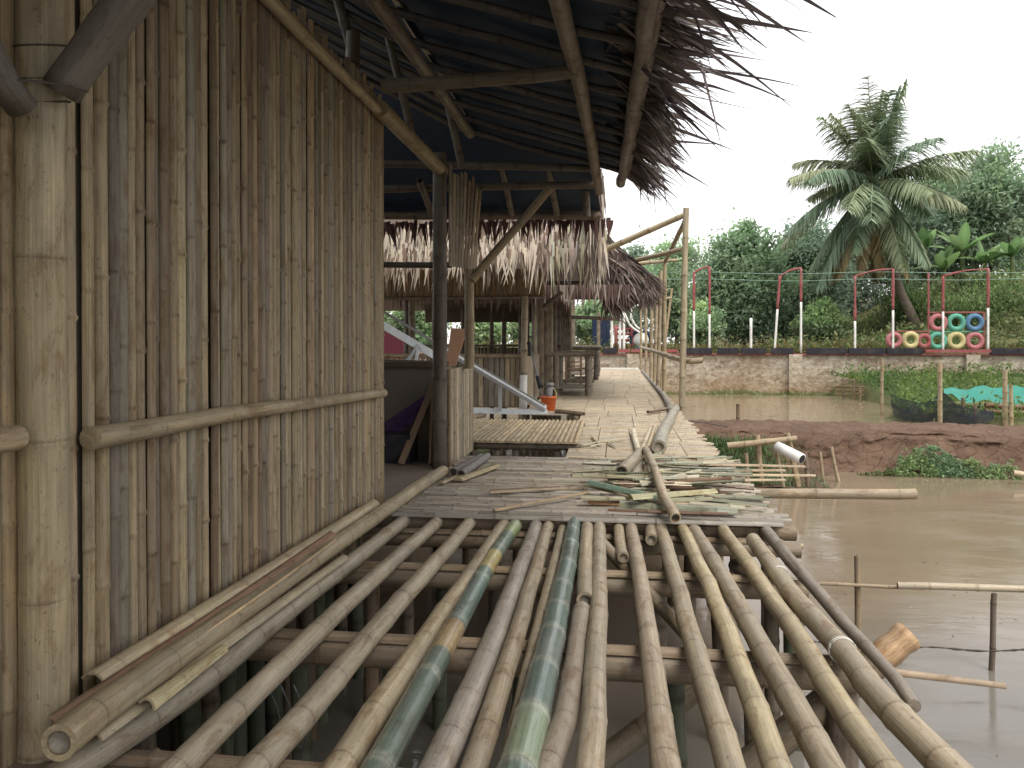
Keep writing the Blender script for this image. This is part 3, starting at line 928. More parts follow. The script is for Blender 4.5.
tag(mb.build('slide_rail', 'white_paint'), 'curved white tube rails left of the bamboo posts, above the wall', 'slide rail')
mb = MB(); quad(mb, at(592, 317, y=36), at(610, 316, y=36), at(610, 347, y=36), at(592, 347, y=36)); 
for q in range(3): box(mb, at(594 + q * 7, 332, y=36), .1, .08, 1.4)
tag(mb.build('blue_tank', 'blue_paint', smooth=False), 'dark blue panel standing behind the wall at the end of the walkway', 'panel')
# maroon banner seen inside nearest hut
mb = MB(); quad(mb, at(300, 325, y=26), at(412, 335, y=26), at(412, 368, y=26), at(300, 368, y=26), nu=8, nv=4, amp=.05)
tag(mb.build('red_banner', 'deep_red_paint'), 'deep red sheet seen through the nearest hut below the steel truss', 'banner')

# ------------------------------------------------------------------ pond side stakes, net, tarp
def stake(px, pt, pb, Y, r, lb, tint=STRAW, px2=None, grp=None):
    t = at(px, pt, y=Y); b = at(px2 or px, pb, y=Y); b = b + (b - t).normalized() * .3
    o = one_culm('bamboo_stake', None, [b, t], r, r * .9, vt(tint), lod=1, seg=8, hollow=(0, 1)); return tag(o, lb, 'stake', grp)


stake(882, 358, 411, 23.4, .05, 'tall pale stake standing in the far pond left of the black net')
stake(940, 362, 428, 19.2, .058, 'tall stake standing in front of the black net')
stake(1005, 370, 427, 19.5, .06, 'stake at the right edge beside the bamboo shoring')
stake(1011, 385, 427, 19.3, .05, 'shorter stake paired beside the one at the right edge')
for i, (px, pt, pb, Y) in enumerate([(843, 378, 396, 30), (854, 380, 397, 29.5), (860, 386, 400, 28.8), (738, 404, 424, 19), (963, 398, 420, 20.3), (975, 405, 423, 19.9)]):
    stake(px, pt, pb, Y, .05, ['short stake at the left end of the planted bank', 'slightly taller stake beside the bank, second from its left end', 'leaning short stake low at the water edge of the bank', 'thin twig standing alone in the far pond', 'stake holding the black net below the teal sheet', 'stake holding the right end of the black net'][i], BROWNB)
root = thing('bamboo_shoring', 'low row of brown bamboo retaining the left tip of the planted bank', 'shoring', tuple(at(852, 395, y=26.4)))
for yy in (384, 388, 392):
    one_culm('rail', root, [at(836, yy + 2, y=30.2), at(864, yy + 3, y=29.4)], .04, tint=(.30, .18, .11), lod=0, seg=6)
root = thing('bamboo_shoring', 'stacked brown bamboo shoring at the right edge under the teal sheet', 'shoring', tuple(at(1005, 425, y=20.2)))
for yy in (405, 411, 418):
    one_culm('rail', root, [at(985, yy, y=20.0), at(1060, yy + 4, y=20.0)], .07, tint=(.26, .15, .09), lod=0, seg=6)
mb = MB(); tp = [(892, 393), (900, 398), (916, 402), (933, 401), (941, 391), (946, 394), (955, 404), (970, 408), (992, 411)]
bt = [(893, 417), (902, 420), (916, 422), (933, 422), (941, 423), (948, 424), (957, 425), (972, 426), (990, 427)]
ids = []
for i, (a, b) in enumerate(zip(tp, bt)):
    Y = 21.9 - .32 * i; ta = at(*a, y=Y); ba = at(*b, y=Y - .15); ba.z = max(ba.z, -1.1)
    ids.append([mb.add(ta.lerp(ba, k / 4) + V((0, .12 * math.sin(i * 2 + k), 0)), (ta.x * 3, k, ta.z), (.1, .1, .1)) for k in range(5)])
for i in range(len(ids) - 1):
    for k in range(4): mb.f.append((ids[i][k], ids[i + 1][k], ids[i + 1][k + 1], ids[i][k + 1]))
tag(mb.build('pond_net', 'black_net'), 'sagging black net fence hung along the planted bank', 'net')
mb = MB(); ids = []
for i in range(15):
    px = 944 + i * 8; Y = 22.4; sag = 1.3 * math.sin(i * .9)
    a = at(px, 389 - i * .35 + sag * .4, y=Y); b = at(px, (393 if i < 2 else 399) + min(8, i * .7) + sag, y=Y - .8)
    ids.append([mb.add(a.lerp(b, k / 4) + V((0, 0, .05 * math.sin(i * 1.7 + k * 1.3))), a, (.1, .1, .1)) for k in range(5)])
for i in range(14):
    for k in range(4): mb.f.append((ids[i][k], ids[i + 1][k], ids[i + 1][k + 1], ids[i][k + 1]))
tag(mb.build('teal_sheet', 'teal_tarpaulin'), 'bright teal plastic sheet spread on the planted bank at right', 'plastic sheet')
# plants on the bank
mb = MB()
for _ in range(34000):
    x = R.uniform(7.2, 22); y = R.uniform(19.4, 31.9); e = inbank(x, y)
    if e < .02: continue
    pxr = 512 + F * math.tan(math.atan2(x, y) + YAW)
    if pxr > 946 and 20.6 < y < 23.6: continue
    z = -.68 + .45 * smooth(26, 32, y)
    n = mnoise.noise(V((x * .8, y * .8, 9)))
    c = (.17, .25, .07) if n > .05 else (.11, .19, .06); k = R.uniform(.6, 1.4)
    if R.random() < .75: blade(mb, (x, y, z), (R.gauss(0, .5), R.gauss(0, .4), 1), R.uniform(.2, .5) * (1 + n * .8), .035, R.uniform(.05, .25), tuple(q * k for q in c), 3)
    else: leafcard(mb, V((x, y, z + R.uniform(.1, .45) * (1 + n))), .15, tuple(q * k * .9 for q in c))
o = mb.build('bank_grass', 'foliage'); o['kind'] = 'stuff'; o['label'] = 'green grass and weeds on the planted bank'
# greens on the dike
mb = MB()
for _ in range(15000):
    px = R.uniform(850, 1008); t = (px - 850) / 158
    v = R.random() * 1.25
    lim = (.02 + .22 * smooth(.02, .22, t) + .48 * smooth(.22, .36, t) * (1 - .9 * smooth(.42, 1, t))) + .35 * mnoise.noise(V((px * .06, v * 2, 1)))
    if v > lim or mnoise.noise(V((px * .13, v * 4, 7))) < -.28: continue
    x = at(px, 460, y=13.2).x
    y = 12.75 + v * .62 + .12 * math.sin(x * .5) + R.gauss(0, .04); z = -1.0 + v * .5 + abs(R.gauss(0, .015))
    n = mnoise.noise(V((x * 2, y * 2, 4)))
    c = (.23, .35, .19) if n > 0 else (.28, .38, .17); k = R.uniform(.45, 1.35)
    if t < .25: c = (.15, .19, .08)
    if R.random() < .7: leafcard(mb, V((x, y, z)), .06, tuple(q * k for q in c))
    else: blade(mb, (x, y, z - .03), (R.gauss(0, .9), R.gauss(-.3, .5), .6), R.uniform(.08, .18), .02, .06, tuple(q * k for q in c), 2)
o = mb.build('creeping_weeds', 'foliage'); o['kind'] = 'stuff'; o['label'] = 'green creeping weeds along the foot of the dike'
mb = MB()
for _ in range(6500):
    px = R.uniform(698, 812); x = at(px, 455, y=12.6).x + R.uniform(-.2, .2)
    y = R.uniform(11.5, 13.5); t = smooth(800, 760, px)
    if R.random() > t * .9 + .1: continue
    z = -1.0 + .42 * smooth(12.4, 13.5, y)
    k = R.uniform(.5, 1.3)
    blade(mb, (x, y, z), (R.gauss(0, .5), R.gauss(0, .5), 1), R.uniform(.10, .30), .018, R.uniform(.05, .2), tuple(q * k for q in (.13, .20, .08)), 3)
o = mb.build('dike_grass', 'foliage'); o['kind'] = 'stuff'; o['label'] = 'dark grass growing at the dike beside the walkway'
mb = MB(); gr = []
for i in range(21):
    row = []
    for j in range(7):
        x = 1.3 + 2.2 * i / 20; y = 11.4 + 2.0 * j / 6
        row.append(mb.add((x, y, -1.06 + .10 * math.sin(math.pi * i / 20) + .05 * mnoise.noise(V((x * 3, y * 3, 0))) + .2 * smooth(12.4, 13.4, y)), (x, y, 0)))
    gr.append(row)
for i in range(20):
    for j in range(6): mb.f.append((gr[i][j], gr[i + 1][j], gr[i + 1][j + 1], gr[i][j + 1]))
o = mb.build('muddy_shore', 'wet_mud'); o['kind'] = 'structure'
for (px, pt, pb, Y, r, lb, p2) in [(757, 435, 466, 11.6, .045, 'stake at the dike crossing the leaning pole near its left end', 760), (787, 433, 466, 11.6, .045, 'stake between the leaning pole and the white pipe', 794),
                               (746, 453, 466, 11.5, .03, 'shortest stake, left of the crossing stakes in the grass', 747), (776, 452, 466, 11.4, .03, 'short stake under the left end of the white pipe', 779),
                               (805, 452, 473, 11.6, .035, 'short stake just right of the white pipe', 807), (831, 447, 470, 12.2, .03, 'thin yellow stick leaning at the foot of the dike', 836), (820, 452, 470, 12.2, .025, 'thin dark stick at the foot of the dike beside the yellow one', 822)]:
    stake(px, pt, pb, Y, r, lb, STRAW if r != .035 else BROWNB, px2=p2)
tag(one_culm('bamboo_pole', None, [at(727, 446, y=11.5), at(797, 438.5, y=11.5)], .05, .04, STRAW, lod=1), 'pale pole lying almost level across the stakes in front of the dike', 'bamboo pole')
mb = MB(); a = at(777, 446.5, y=11.3); b = at(802, 459, y=11.0); tube(mb, [a, b], .075, seg=14)
d = (b - a).normalized(); aa, bb = frame(d)
o = mb.build('plastic_pipe', 'white_plastic'); tag(o, 'white plastic pipe with a dark open end in front of the dike', 'pipe')
ins = MB(); ids = [ins.add(b + d * .002 + aa * math.cos(6.2832 * j / 14) * .062 + bb * math.sin(6.2832 * j / 14) * .062) for j in range(14)]; ins.f.append(tuple(ids))
ROOTLOC[o.name] = V(o.location); ins.build('opening_shade', 'dark_rubber', o)  # flat dark disc painted as the shade inside the pipe
tag(one_culm('bamboo_pole', None, [at(1013, 473, y=12.4), at(1060, 480, y=12.3)], .045, .04, PALE, lod=1), 'pale pole end floating at the right edge below the dike', 'bamboo pole')

# ------------------------------------------------------------------ nearest hut
WX = -1.57
hut = thing('bamboo_hut', 'nearest bamboo hut with the slatted wall filling the left side and a low thatched eave', 'hut', (-1.6, 3.0, -1.2))
yend = at(383, 400, x=WX).y
mb = MB(); y = .35
while y < yend - .01:
    w = R.uniform(.036, .062) if y > 2.2 else R.uniform(.045, .075)
    if y + w > yend: w = yend - y
    top = 2.74 + R.uniform(-.03, .08)
    tn = vt(R.choice([STRAW, STRAW, (.36, .29, .19), OLD, (.32, .28, .215), (.35, .265, .165), (.31, .24, .155)]), .18)
    if R.random() < .08: tn = vt(BROWNB)
    lean = R.gauss(0, .004)
    off = R.uniform(-.006, .006)
    slat(mb, (WX + off, y + w / 2, -.22), (WX + off, y + w / 2 + lean, top), w * R.uniform(.94, .995), (1, 0, 0), R.uniform(.008, .014), tn, node=R.uniform(.36, .5), w1=w * R.uniform(.8, .97), roll=R.gauss(0, .10), bend=R.gauss(0, .004))
    y += w + (R.uniform(.003, .007) if R.random() < .18 else .0)
wall = mb.build('wall', 'bamboo_strip', hut)
mb = MB(); box(mb, (WX - .035, (yend + .1) / 2, 1.17), .02, yend - .2, 2.7); mb.build('wall_backing', 'plywood_grey', hut, smooth=False)  # sheet added behind the slats so no sky light leaks through
one_culm('batten', wall, [at(90, 438, x=WX + .055), at(240, 413, x=WX + .05), at(383, 393, x=WX + .05)], .036, .03, vt(STRAW), node=.5, hollow=(0, 0), first=.35)
one_culm('batten', wall, [at(-60, 447, x=WX + .055), at(17, 437, x=WX + .055)], .034, .034, vt(STRAW), node=.5)
one_culm('top_rail', wall, [at(230, -40, x=WX + .06), at(330, 62, x=WX + .06), at(392, 125, x=WX + .06)], .035, .035, vt(STRAW), node=.5, hollow=(0, 0))
one_culm('beam', hut, [at(380, 108, x=WX + .08), at(443, 172, x=WX + .08)], .058, .062, (.30, .235, .135), node=.45, hollow=(0, 2))
# lower skirt timber
one_culm('post', hut, [(at(42, 400, x=WX + .04).x, at(42, 400, x=WX + .04).y, -1.3), (at(42, 400, x=WX + .04).x, at(42, 400, x=WX + .04).y, 3.1)], .063, .063, (.41, .34, .22), node=.42, seg=22, first=.15)
pA = at(440, 467, z=0)
one_culm('post', hut, [(pA.x, pA.y, -1.3), (pA.x, pA.y, 2.75)], .07, .062, (.085, .062, .045), node=.4, seg=14)
pB = at(469, 456, z=0)
one_culm('post', hut, [(pB.x, pB.y + .02, .84), (pB.x, pB.y + .02, 1.8)], .05, .046, (.27, .215, .13), node=.4)
for (yy, xx) in ((5.25, -1.78), (3.1, -1.8), (7.5, -4.3), (9.0, -1.97), (9.0, -3.4)):
    one_culm('post', hut, [(xx, yy, -1.3), (xx, yy, 3.25 if xx > -2.5 else 3.6)], .055, .05, DARKB, lod=1)
# brace by the big post
pb0 = at(66, 84, x=WX + .14); pb1 = at(150, -30, y=pb0.y)
mb = MB(); tube(mb, [pb0 + (pb0 - pb1) * .06, pb1 + (pb1 - pb0) * .5], .05, .055, 12, n=12, jit=.07, tint=(.14, .12, .105)); br = mb.build('brace', 'bamboo_culm', hut)
mb = MB(); a0 = at(-10, 60, x=WX + .1); a1 = at(22, 108, x=WX + .1); tube(mb, [a0 + V((0, -.3, .35)), a0, a1], .04, seg=10, n=8, jit=.05, tint=(.13, .115, .10)); mb.build('brace', 'bamboo_culm', hut)
# twine lashings
mb = MB(); pc = at(42, 84, x=WX + .04)
for (dz, rr) in ((0, .067), (.012, .068), (-.05, .067), (.1, .067)):
    tube(mb, [V((pc.x + math.cos(t) * rr, pc.y + math.sin(t) * rr, pc.z + dz + .02 * math.sin(t))) for t in [6.2832 * i / 14 for i in range(15)]], .003, seg=5, n=30)
tube(mb, [at(18, 80, x=WX + .18), at(50, 83, x=WX + .2), at(88, 92, x=WX + .2)], .003, seg=5, n=8)
mb.build('lashing', 'twine', hut)
# parapet beside the doorway, facing the walkway
PX = pA.x + .07
mb = MB(); y0, y1 = pA.y + .03, at(473, 455, x=PX).y; y = y0
while y < y1 - .005:
    w = min(R.uniform(.03, .05), y1 - y)
    slat(mb, (PX, y + w / 2, -.02), (PX, y + w / 2, .86), w * .97, (1, 0, 0), .006, vt(R.choice([STRAW, GREYB, PALE, OLD]), .14), node=.5); y += w
mb.build('parapet', 'bamboo_strip', hut)
mb = MB(); xx = PX
while xx > PX - .07:
    slat(mb, (xx, y0 - .0, -.02), (xx, y0 - .0, .86), .033, (0, -1, 0), .005, vt(BROWNB), node=.5); xx -= .034
mb.build('parapet_end', 'bamboo_strip', hut)
# fan of upright strips above
mb = MB()
for i in range(9):
    t = (i + .5) / 9
    slat(mb, at(449 + 26 * t, 266 + 4 * t, x=PX - .0), at(449 + 34 * t, 166 + 22 * t + R.uniform(-5, 5), x=PX + .02 * (i % 2)), .10, (1, 0, 0), .01, vt(R.choice([OLD, BROWNB, (.28, .22, .14)])), node=.5, w1=.13)
mb.build('upper_panel', 'bamboo_strip', hut)
one_culm('brace', hut, [at(472, 280, y=pB.y), at(550, 188, y=pB.y + .1)], .042, .04, (.25, .19, .12))
# floor and partition
mb = MB(); quad(mb, (-4.7, .2, -.015), (PX - .04, .2, -.015), (PX - .04, 7.35, -.015), (-4.7, 7.35, -.015)); mb.build('floor', 'floor_mat', hut, smooth=False)
mb = MB(); box(mb, (-3.1, 7.36, .42), 3.05, .03, .88); mb.build('partition', 'plywood_grey', hut, smooth=False)
mb = MB(); box(mb, (-3.1, 7.36, .885), 3.08, .12, .055); mb.build('partition_rail', 'old_timber', hut, smooth=False)
mb = MB(); quad(mb, (-4.7, .2, -1.3), (-4.7, 7.4, -1.3), (-4.7, 7.4, 3.6), (-4.7, .2, 3.6)); mb.build('back_wall', 'old_timber', hut, smooth=False)  # unseen, added opaque to shut out light from behind
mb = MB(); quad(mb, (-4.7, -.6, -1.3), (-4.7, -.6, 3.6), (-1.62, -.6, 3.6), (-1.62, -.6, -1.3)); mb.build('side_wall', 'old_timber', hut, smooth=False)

# roof
EZ = 2.70; SL = .30


def rz(x): return EZ + SL * (.16 - x)


roof = None
mb = MB()
quad(mb, (-1.26, -1.2, rz(-1.26) + .05), (.24, -1.2, rz(.24) + .05), (.24, 7.7, rz(.24) + .05), (-1.26, 7.7, rz(-1.26) + .05), nu=10, nv=40, amp=.05)
zr = rz(-1.34) + .04
quad(mb, (-1.34, -1.2, zr), (-1.34, 7.7, zr), (-4.9, 7.7, zr + 1.9), (-4.9, -1.2, zr + 1.9), nu=30, nv=10, amp=.05)
# patches that leave a few slits of sky open at the joint of the two slopes
for (a, b) in ((-1.2, 4.15), (4.3, 4.75), (4.85, 5.6), (5.68, 6.1), (6.2, 7.7)):
    quad(mb, (-1.24, a, rz(-1.26) + .07), (-1.24, b, rz(-1.26) + .07), (-1.36, b, zr + .05), (-1.36, a, zr + .05))
# far hip
hx = at(592, 166, y=7.6).x
quad(mb, (hx, 7.55, rz(hx) + .11), (-1.3, 7.55, zr + .06), (-1.3, 9.25, 2.62), (at(601, 214, y=9.25).x, 9.25, 2.62), nu=8, nv=8, amp=.02)
quad(mb, (-1.3, 7.55, zr + .06), (-4.9, 7.55, zr + 1.96), (-4.9, 9.25, 2.62), (-1.3, 9.25, 2.62), nu=8, nv=8, amp=.02)
roof = mb.build('roof', 'tarpaulin', hut)
y = .1
while y < 7.7:
    yy = y + R.uniform(-.03, .03)
    one_culm('rafter', roof, [(-1.38, yy, rz(-1.38) - .01), (-.5, yy + R.uniform(-.03, .03), rz(-.5) - .01), (.3, yy + R.uniform(-.05, .05), rz(.3) + .0)], .027, .024, vt((.075, .062, .06)), lod=1, seg=10, wob=.006)
    one_culm('rafter', roof, [(-1.45, yy + .1, zr - .0), (-4.6, yy + .1, zr + 1.68)], .028, .024, vt(DARKB), lod=0, seg=8, wob=.006)
    y += .46
ez = EZ - .06
e1 = at(648, 0, z=ez); e2 = at(622, 178, z=ez)
one_culm('eave_pole', roof, [e1 + (e1 - e2) * .9, e1, at(642, 60, z=ez), e2 + (e2 - e1) * .06], .05, .046, (.16, .13, .11), node=.42, wob=.008)
one_culm('eave_pole', roof, [e1 + (e1 - e2) * .9 + V((.07, 0, .03)), e1 + V((.06, 0, .04)), e2 + V((.05, 0, .05))], .03, .03, (.20, .16, .13), node=.42)
one_culm('purlin', roof, [at(545, -70, z=2.77), at(560, 0, z=2.77), at(577, 72, z=2.76), at(590, 135, z=2.74), at(600, 191, z=2.62)], .052, .045, (.18, .145, .10), node=.4, wob=.008)
one_culm('purlin', roof, [at(345, -40, x=-1.27), at(375, 0, x=-1.27), at(470, 134, x=-1.27)], .045, .042, (.15, .12, .085), node=.45)
one_culm('tie_beam', roof, [at(383, 86, y=4.75), at(480, 80, y=4.75), at(578, 71, y=4.75)], .046, .044, (.13, .105, .075), node=.4)
for (a, b, Y, r) in [((384, 18), (412, 135), 5.6, .03), ((335, -10), (352, 52), 5.2, .035), ((449, 108), (462, 168), 7.0, .035), ((395, 0), (470, 133), 7.3, .02),
                     ((495, 138), (512, 214), 7.9, .036), ((545, 150), (557, 214), 7.9, .036), ((586, 188), (587, 216), 8.6, .04), ((420, 180), (432, 215), 7.9, .04)]:
    one_culm('strut', roof, [at(*a, y=Y), at(*b, y=Y + (1.1 if Y >= 7.9 and Y < 8.5 else .1))], r, r, vt((.13, .105, .08)), lod=1, seg=10)
one_culm('tie_beam', roof, [at(340, 163, y=7.75), at(590, 168, y=7.75)], .042, .036, (.12, .10, .075), lod=1, node=.4)
one_culm('tie_beam', roof, [at(340, 190, y=8.2), at(450, 187, y=8.2), at(600, 185, y=8.2)], .045, .038, (.12, .10, .075), lod=1, node=.4)
one_culm('eave_beam', roof, [at(300, 216, y=9.1), at(600, 216, y=9.1)], .045, .045, (.15, .11, .08), lod=1, node=.4)
one_culm('eave_beam', roof, [at(300, 211, y=9.2), at(600, 211, y=9.2)], .02, .02, (.22, .19, .15), lod=0, node=.4)
one_culm('rail', hut, [at(340, 265, y=8.9), at(452, 265, y=8.9)], .036, .036, (.05, .04, .03), lod=1)
# thatch on the outside of the lean-to and its ragged overhang
mb = MB()
for k in range(12):
    x = .26 - k * .14
    quad(mb, (x, -1.2, rz(x) + .10 + .02 * (k % 2)), (x, 7.75, rz(x) + .10), (x - .2, 7.75, rz(x - .2) + .13), (x - .2, -1.2, rz(x - .2) + .13), tint=(.2, .16, .11), nu=30, amp=.05)
quad(mb, (-1.4, -1.2, zr + .1), (-1.4, 7.75, zr + .1), (-4.9, 7.75, zr + 2.0), (-4.9, -1.2, zr + 2.0), tint=(.2, .16, .11))
DK = (.15, .125, .13)
y = -.9
while y < 7.8:
    y += R.uniform(.007, .018)
    if R.random() < .05: y += R.uniform(.0, .10)
    gus = mnoise.noise(V((y * 2.3, 0, 0)))
    L = R.uniform(.22, .50) * (1 + .5 * gus)
    x0 = R.uniform(.02, .26)
    az = R.gauss(-.12 + gus * .5, .30)
    el = R.uniform(-.62, .05)
    if y > 5: el -= .35; L *= .8
    d = V((math.cos(az), math.sin(az), el))
    blade(mb, (x0, y, rz(x0) + R.uniform(.03, .12)), d, L + (.26 - x0), R.uniform(.03, .07), R.uniform(.0, .16), vt(R.choice([DK, DK, (.21, .18, .16)]), .4), 4, twist=R.gauss(0, .6))
for _ in range(900):
    y = R.uniform(-.8, 7.75); x0 = R.uniform(-.05, .22); az = R.gauss(-.1, .4)
    blade(mb, (x0, y, rz(x0) + R.uniform(.04, .16)), (math.cos(az), math.sin(az), R.uniform(-.7, -.05)), R.uniform(.2, .42), R.uniform(.03, .065), R.uniform(.0, .1), vt(R.choice([DK, (.20, .17, .155), (.26, .22, .19)]), .3), 3, twist=R.gauss(0, .6))
for _ in range(75):
    y = R.uniform(1.6, 7.7); L = R.uniform(.55, .95); az = R.gauss(-.05, .35)
    blade(mb, (.18, y, rz(.2) + R.uniform(.04, .12)), (math.cos(az), math.sin(az), R.uniform(-.45, .05) - (.5 if y > 5 else 0)), L * (.7 if y > 5 else 1), R.uniform(.035, .06), R.uniform(.0, .16), vt(DK, .3), 5, twist=R.gauss(0, .5))
# big near leaves at the top of the view
for (a, b, w) in [((650, 8), (812, 28), .07), ((690, -30), (806, 38), .06), ((655, 45), (790, 70), .06), ((652, 20), (745, 46), .07), ((660, 90), (776, 112), .06), ((655, 80), (728, 128), .06), ((650, 120), (735, 148), .05),
                  ((655, 60), (705, 55), .05), ((645, 150), (712, 186), .05), ((642, 140), (722, 142), .05), ((690, 0), (712, 68), .03), ((700, 60), (722, 146), .025), ((650, 165), (690, 190), .04), ((640, 175), (672, 192), .03), ((640, 170), (641, 205), .02), ((652, 172), (656, 216), .015), ((662, 176), (668, 212), .015)]:
    p = at(*a, z=rz(.25) + .05)
    if p.y > 8: p = at(*a, y=7.4)
    q = at(*b, y=p.y - R.uniform(-.15, .35))
    blade(mb, p, q - p, (q - p).length, w, .02, vt(DK, .25), 6, twist=R.gauss(0, .4), taper=1.6)
# hanging fringe along the far hip, dark, seen from inside
x = -4.6
while x < .0:
    x += R.uniform(.012, .035)
    L = R.uniform(.10, .36) * (1 + .5 * mnoise.noise(V((x * 5, 0, 0))))
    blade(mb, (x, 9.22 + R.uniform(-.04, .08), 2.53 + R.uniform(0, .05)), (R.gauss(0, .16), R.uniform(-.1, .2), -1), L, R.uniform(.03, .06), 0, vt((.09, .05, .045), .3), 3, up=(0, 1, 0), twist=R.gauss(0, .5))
mb.build('thatch', 'thatch_leaf', roof)

# ------------------------------------------------------------------ hut 2
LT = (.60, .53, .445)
root = thing('bamboo_hut', 'middle bamboo hut with pale thatch fringe hanging over its slatted front', 'hut', (-2.8, 15, -1.2))
mb = MB(); ex = -.10
quad(mb, (-7, 10.05, 2.05), (ex, 10.05, 2.05), (-1.1, 13.6, 3.9), (-7, 13.6, 3.9), tint=(.12, .09, .07))
quad(mb, (ex, 10.05, 2.05), (ex - .3, 13.2, 2.0), (-1.25, 13.6, 3.9), (-1.1, 13.6, 3.9), tint=(.12, .09, .07))
quad(mb, (-7, 22, 2.0), (-1.2, 22, 2.0), (-1.25, 13.6, 3.9), (-7, 13.6, 3.9), tint=(.12, .09, .07))
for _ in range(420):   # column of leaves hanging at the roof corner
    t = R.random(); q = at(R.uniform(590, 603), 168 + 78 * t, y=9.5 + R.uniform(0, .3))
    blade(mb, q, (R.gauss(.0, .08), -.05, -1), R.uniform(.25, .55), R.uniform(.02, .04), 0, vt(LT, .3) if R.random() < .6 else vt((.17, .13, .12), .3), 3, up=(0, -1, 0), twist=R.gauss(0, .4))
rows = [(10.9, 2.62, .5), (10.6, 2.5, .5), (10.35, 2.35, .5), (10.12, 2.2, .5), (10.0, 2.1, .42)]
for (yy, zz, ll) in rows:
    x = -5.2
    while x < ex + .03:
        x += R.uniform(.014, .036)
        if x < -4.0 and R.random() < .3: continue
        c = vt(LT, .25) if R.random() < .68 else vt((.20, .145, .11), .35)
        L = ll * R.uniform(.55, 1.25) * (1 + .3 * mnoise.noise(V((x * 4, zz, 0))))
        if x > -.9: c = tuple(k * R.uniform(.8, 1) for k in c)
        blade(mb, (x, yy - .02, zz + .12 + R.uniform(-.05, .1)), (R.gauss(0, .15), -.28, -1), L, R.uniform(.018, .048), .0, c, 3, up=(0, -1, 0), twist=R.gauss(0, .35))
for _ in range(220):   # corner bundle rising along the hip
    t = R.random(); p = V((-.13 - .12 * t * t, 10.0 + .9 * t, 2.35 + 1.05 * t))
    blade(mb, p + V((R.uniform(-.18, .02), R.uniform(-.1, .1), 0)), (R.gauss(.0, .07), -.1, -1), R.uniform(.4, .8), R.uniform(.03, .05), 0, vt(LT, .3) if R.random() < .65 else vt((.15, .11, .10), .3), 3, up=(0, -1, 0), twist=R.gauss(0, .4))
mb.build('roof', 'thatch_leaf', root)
HX = -1.42; HY = 12.95


def slatwall(name, parent, a, b, z0, z1, w, nrm, tints, gap=.004):
    mb = MB(); a = V(a); b = V(b); L = (b - a).length; d = (b - a) / L; s = 0
    while s < L - .004:
        ww = min(w * R.uniform(.8, 1.2), L - s)
        p = a + d * (s + ww / 2)
        slat(mb, (p.x, p.y, z0), (p.x, p.y, z1 + R.uniform(-.01, .01)), ww * .95, nrm, .008, vt(R.choice(tints), .15), node=.5, lod=0); s += ww + gap
    return mb.build(name, 'bamboo_strip', parent)


TS = [STRAW, STRAW, PALE, GREYB, OLD]
slatwall('front_parapet', root, (-4.9, HY, 0), (HX - .1, HY, 0), .02, .85, .075, (0, -1, 0), TS, .012)
slatwall('side_parapet', root, (HX, HY + .1, 0), (HX, 16.3, 0), .02, .85, .06, (1, 0, 0), [OLD, GREYB, STRAW])
slatwall('upper_panel', root, (-5.2, HY - .05, 0), (HX + .35, HY - .05, 0), 1.86, 2.4, .09, (0, -1, 0), [(.34, .24, .14), (.28, .20, .12), (.36, .27, .17)])
slatwall('back_parapet', root, (-5.2, 21.6, 0), (HX, 21.6, 0), .02, .95, .09, (0, -1, 0), [DARKB, OLD])
one_culm('rail', root, [(-5.0, HY - .05, .87), (HX, HY - .05, .87)], .035, tint=STRAW, lod=1, seg=8)
one_culm('rail', root, [(-5.2, HY - .08, 1.84), (HX + .3, HY - .08, 1.84)], .03, tint=OLD, lod=1, seg=8)
mb = MB(); box(mb, (-3.3, 21.3, 1.0), 4.4, .5, .06); mb.build('table_top', 'old_timber', root, smooth=False)
one_culm('post', root, [at(523, 420, y=HY - .1) * 1, at(525, 296, y=HY - .1)], .062, .056, (.36, .30, .22), lod=1, node=.45)
mb = MB(); a = at(523, 414, y=HY - .12); b = at(523.5, 375, y=HY - .12); tube(mb, [a, b], .066, .062, 12); mb.build('paint_patch', 'white_paint', root)
for (x, yy, r, c) in [(-1.40, 14.3, .055, OLD), (-1.40, 15.6, .075, BROWNB), (-1.40, 16.6, .08, BROWNB), (-1.40, 18.2, .06, STRAW), (-1.40, 19.6, .06, OLD), (-1.40, 21.2, .06, OLD),
                      (-2.3, 21.5, .07, DARKB), (-2.95, 21.5, .07, DARKB), (-3.3, 21.5, .06, DARKB), (-4.1, 21.5, .08, DARKB), (-2.0, 17.3, .05, DARKB), (-3.4, 13.1, .06, (.27, .21, .14)), (-4.6, 17.3, .08, DARKB), (-3.95, 17.3, .08, DARKB)]:
    one_culm('post', root, [(x, yy, -1.2), (x, yy, 2.5)], r, r * .9, vt(c), lod=0, seg=8)
mb = MB(); quad(mb, (-5.3, HY, 0), (HX, HY, 0), (HX, 22, 0), (-5.3, 22, 0)); mb.build('floor', 'floor_mat', root, smooth=False)
one_culm('brace', root, [at(543, 308, y=HY + .6), at(562, 292, y=HY + .6)], .04, tint=DARKB, lod=0)
mb = MB(); quad(mb, (-5.3, 22.0, 2.15), (HX, 22.0, 2.15), (HX, 13.2, 2.25), (-5.3, 13.2, 2.25)); quad(mb, (-5.3, 21.95, 1.66), (HX, 21.95, 1.66), (HX, 21.95, 2.2), (-5.3, 21.95, 2.2)); mb.build('ceiling', 'old_timber', root, smooth=False)

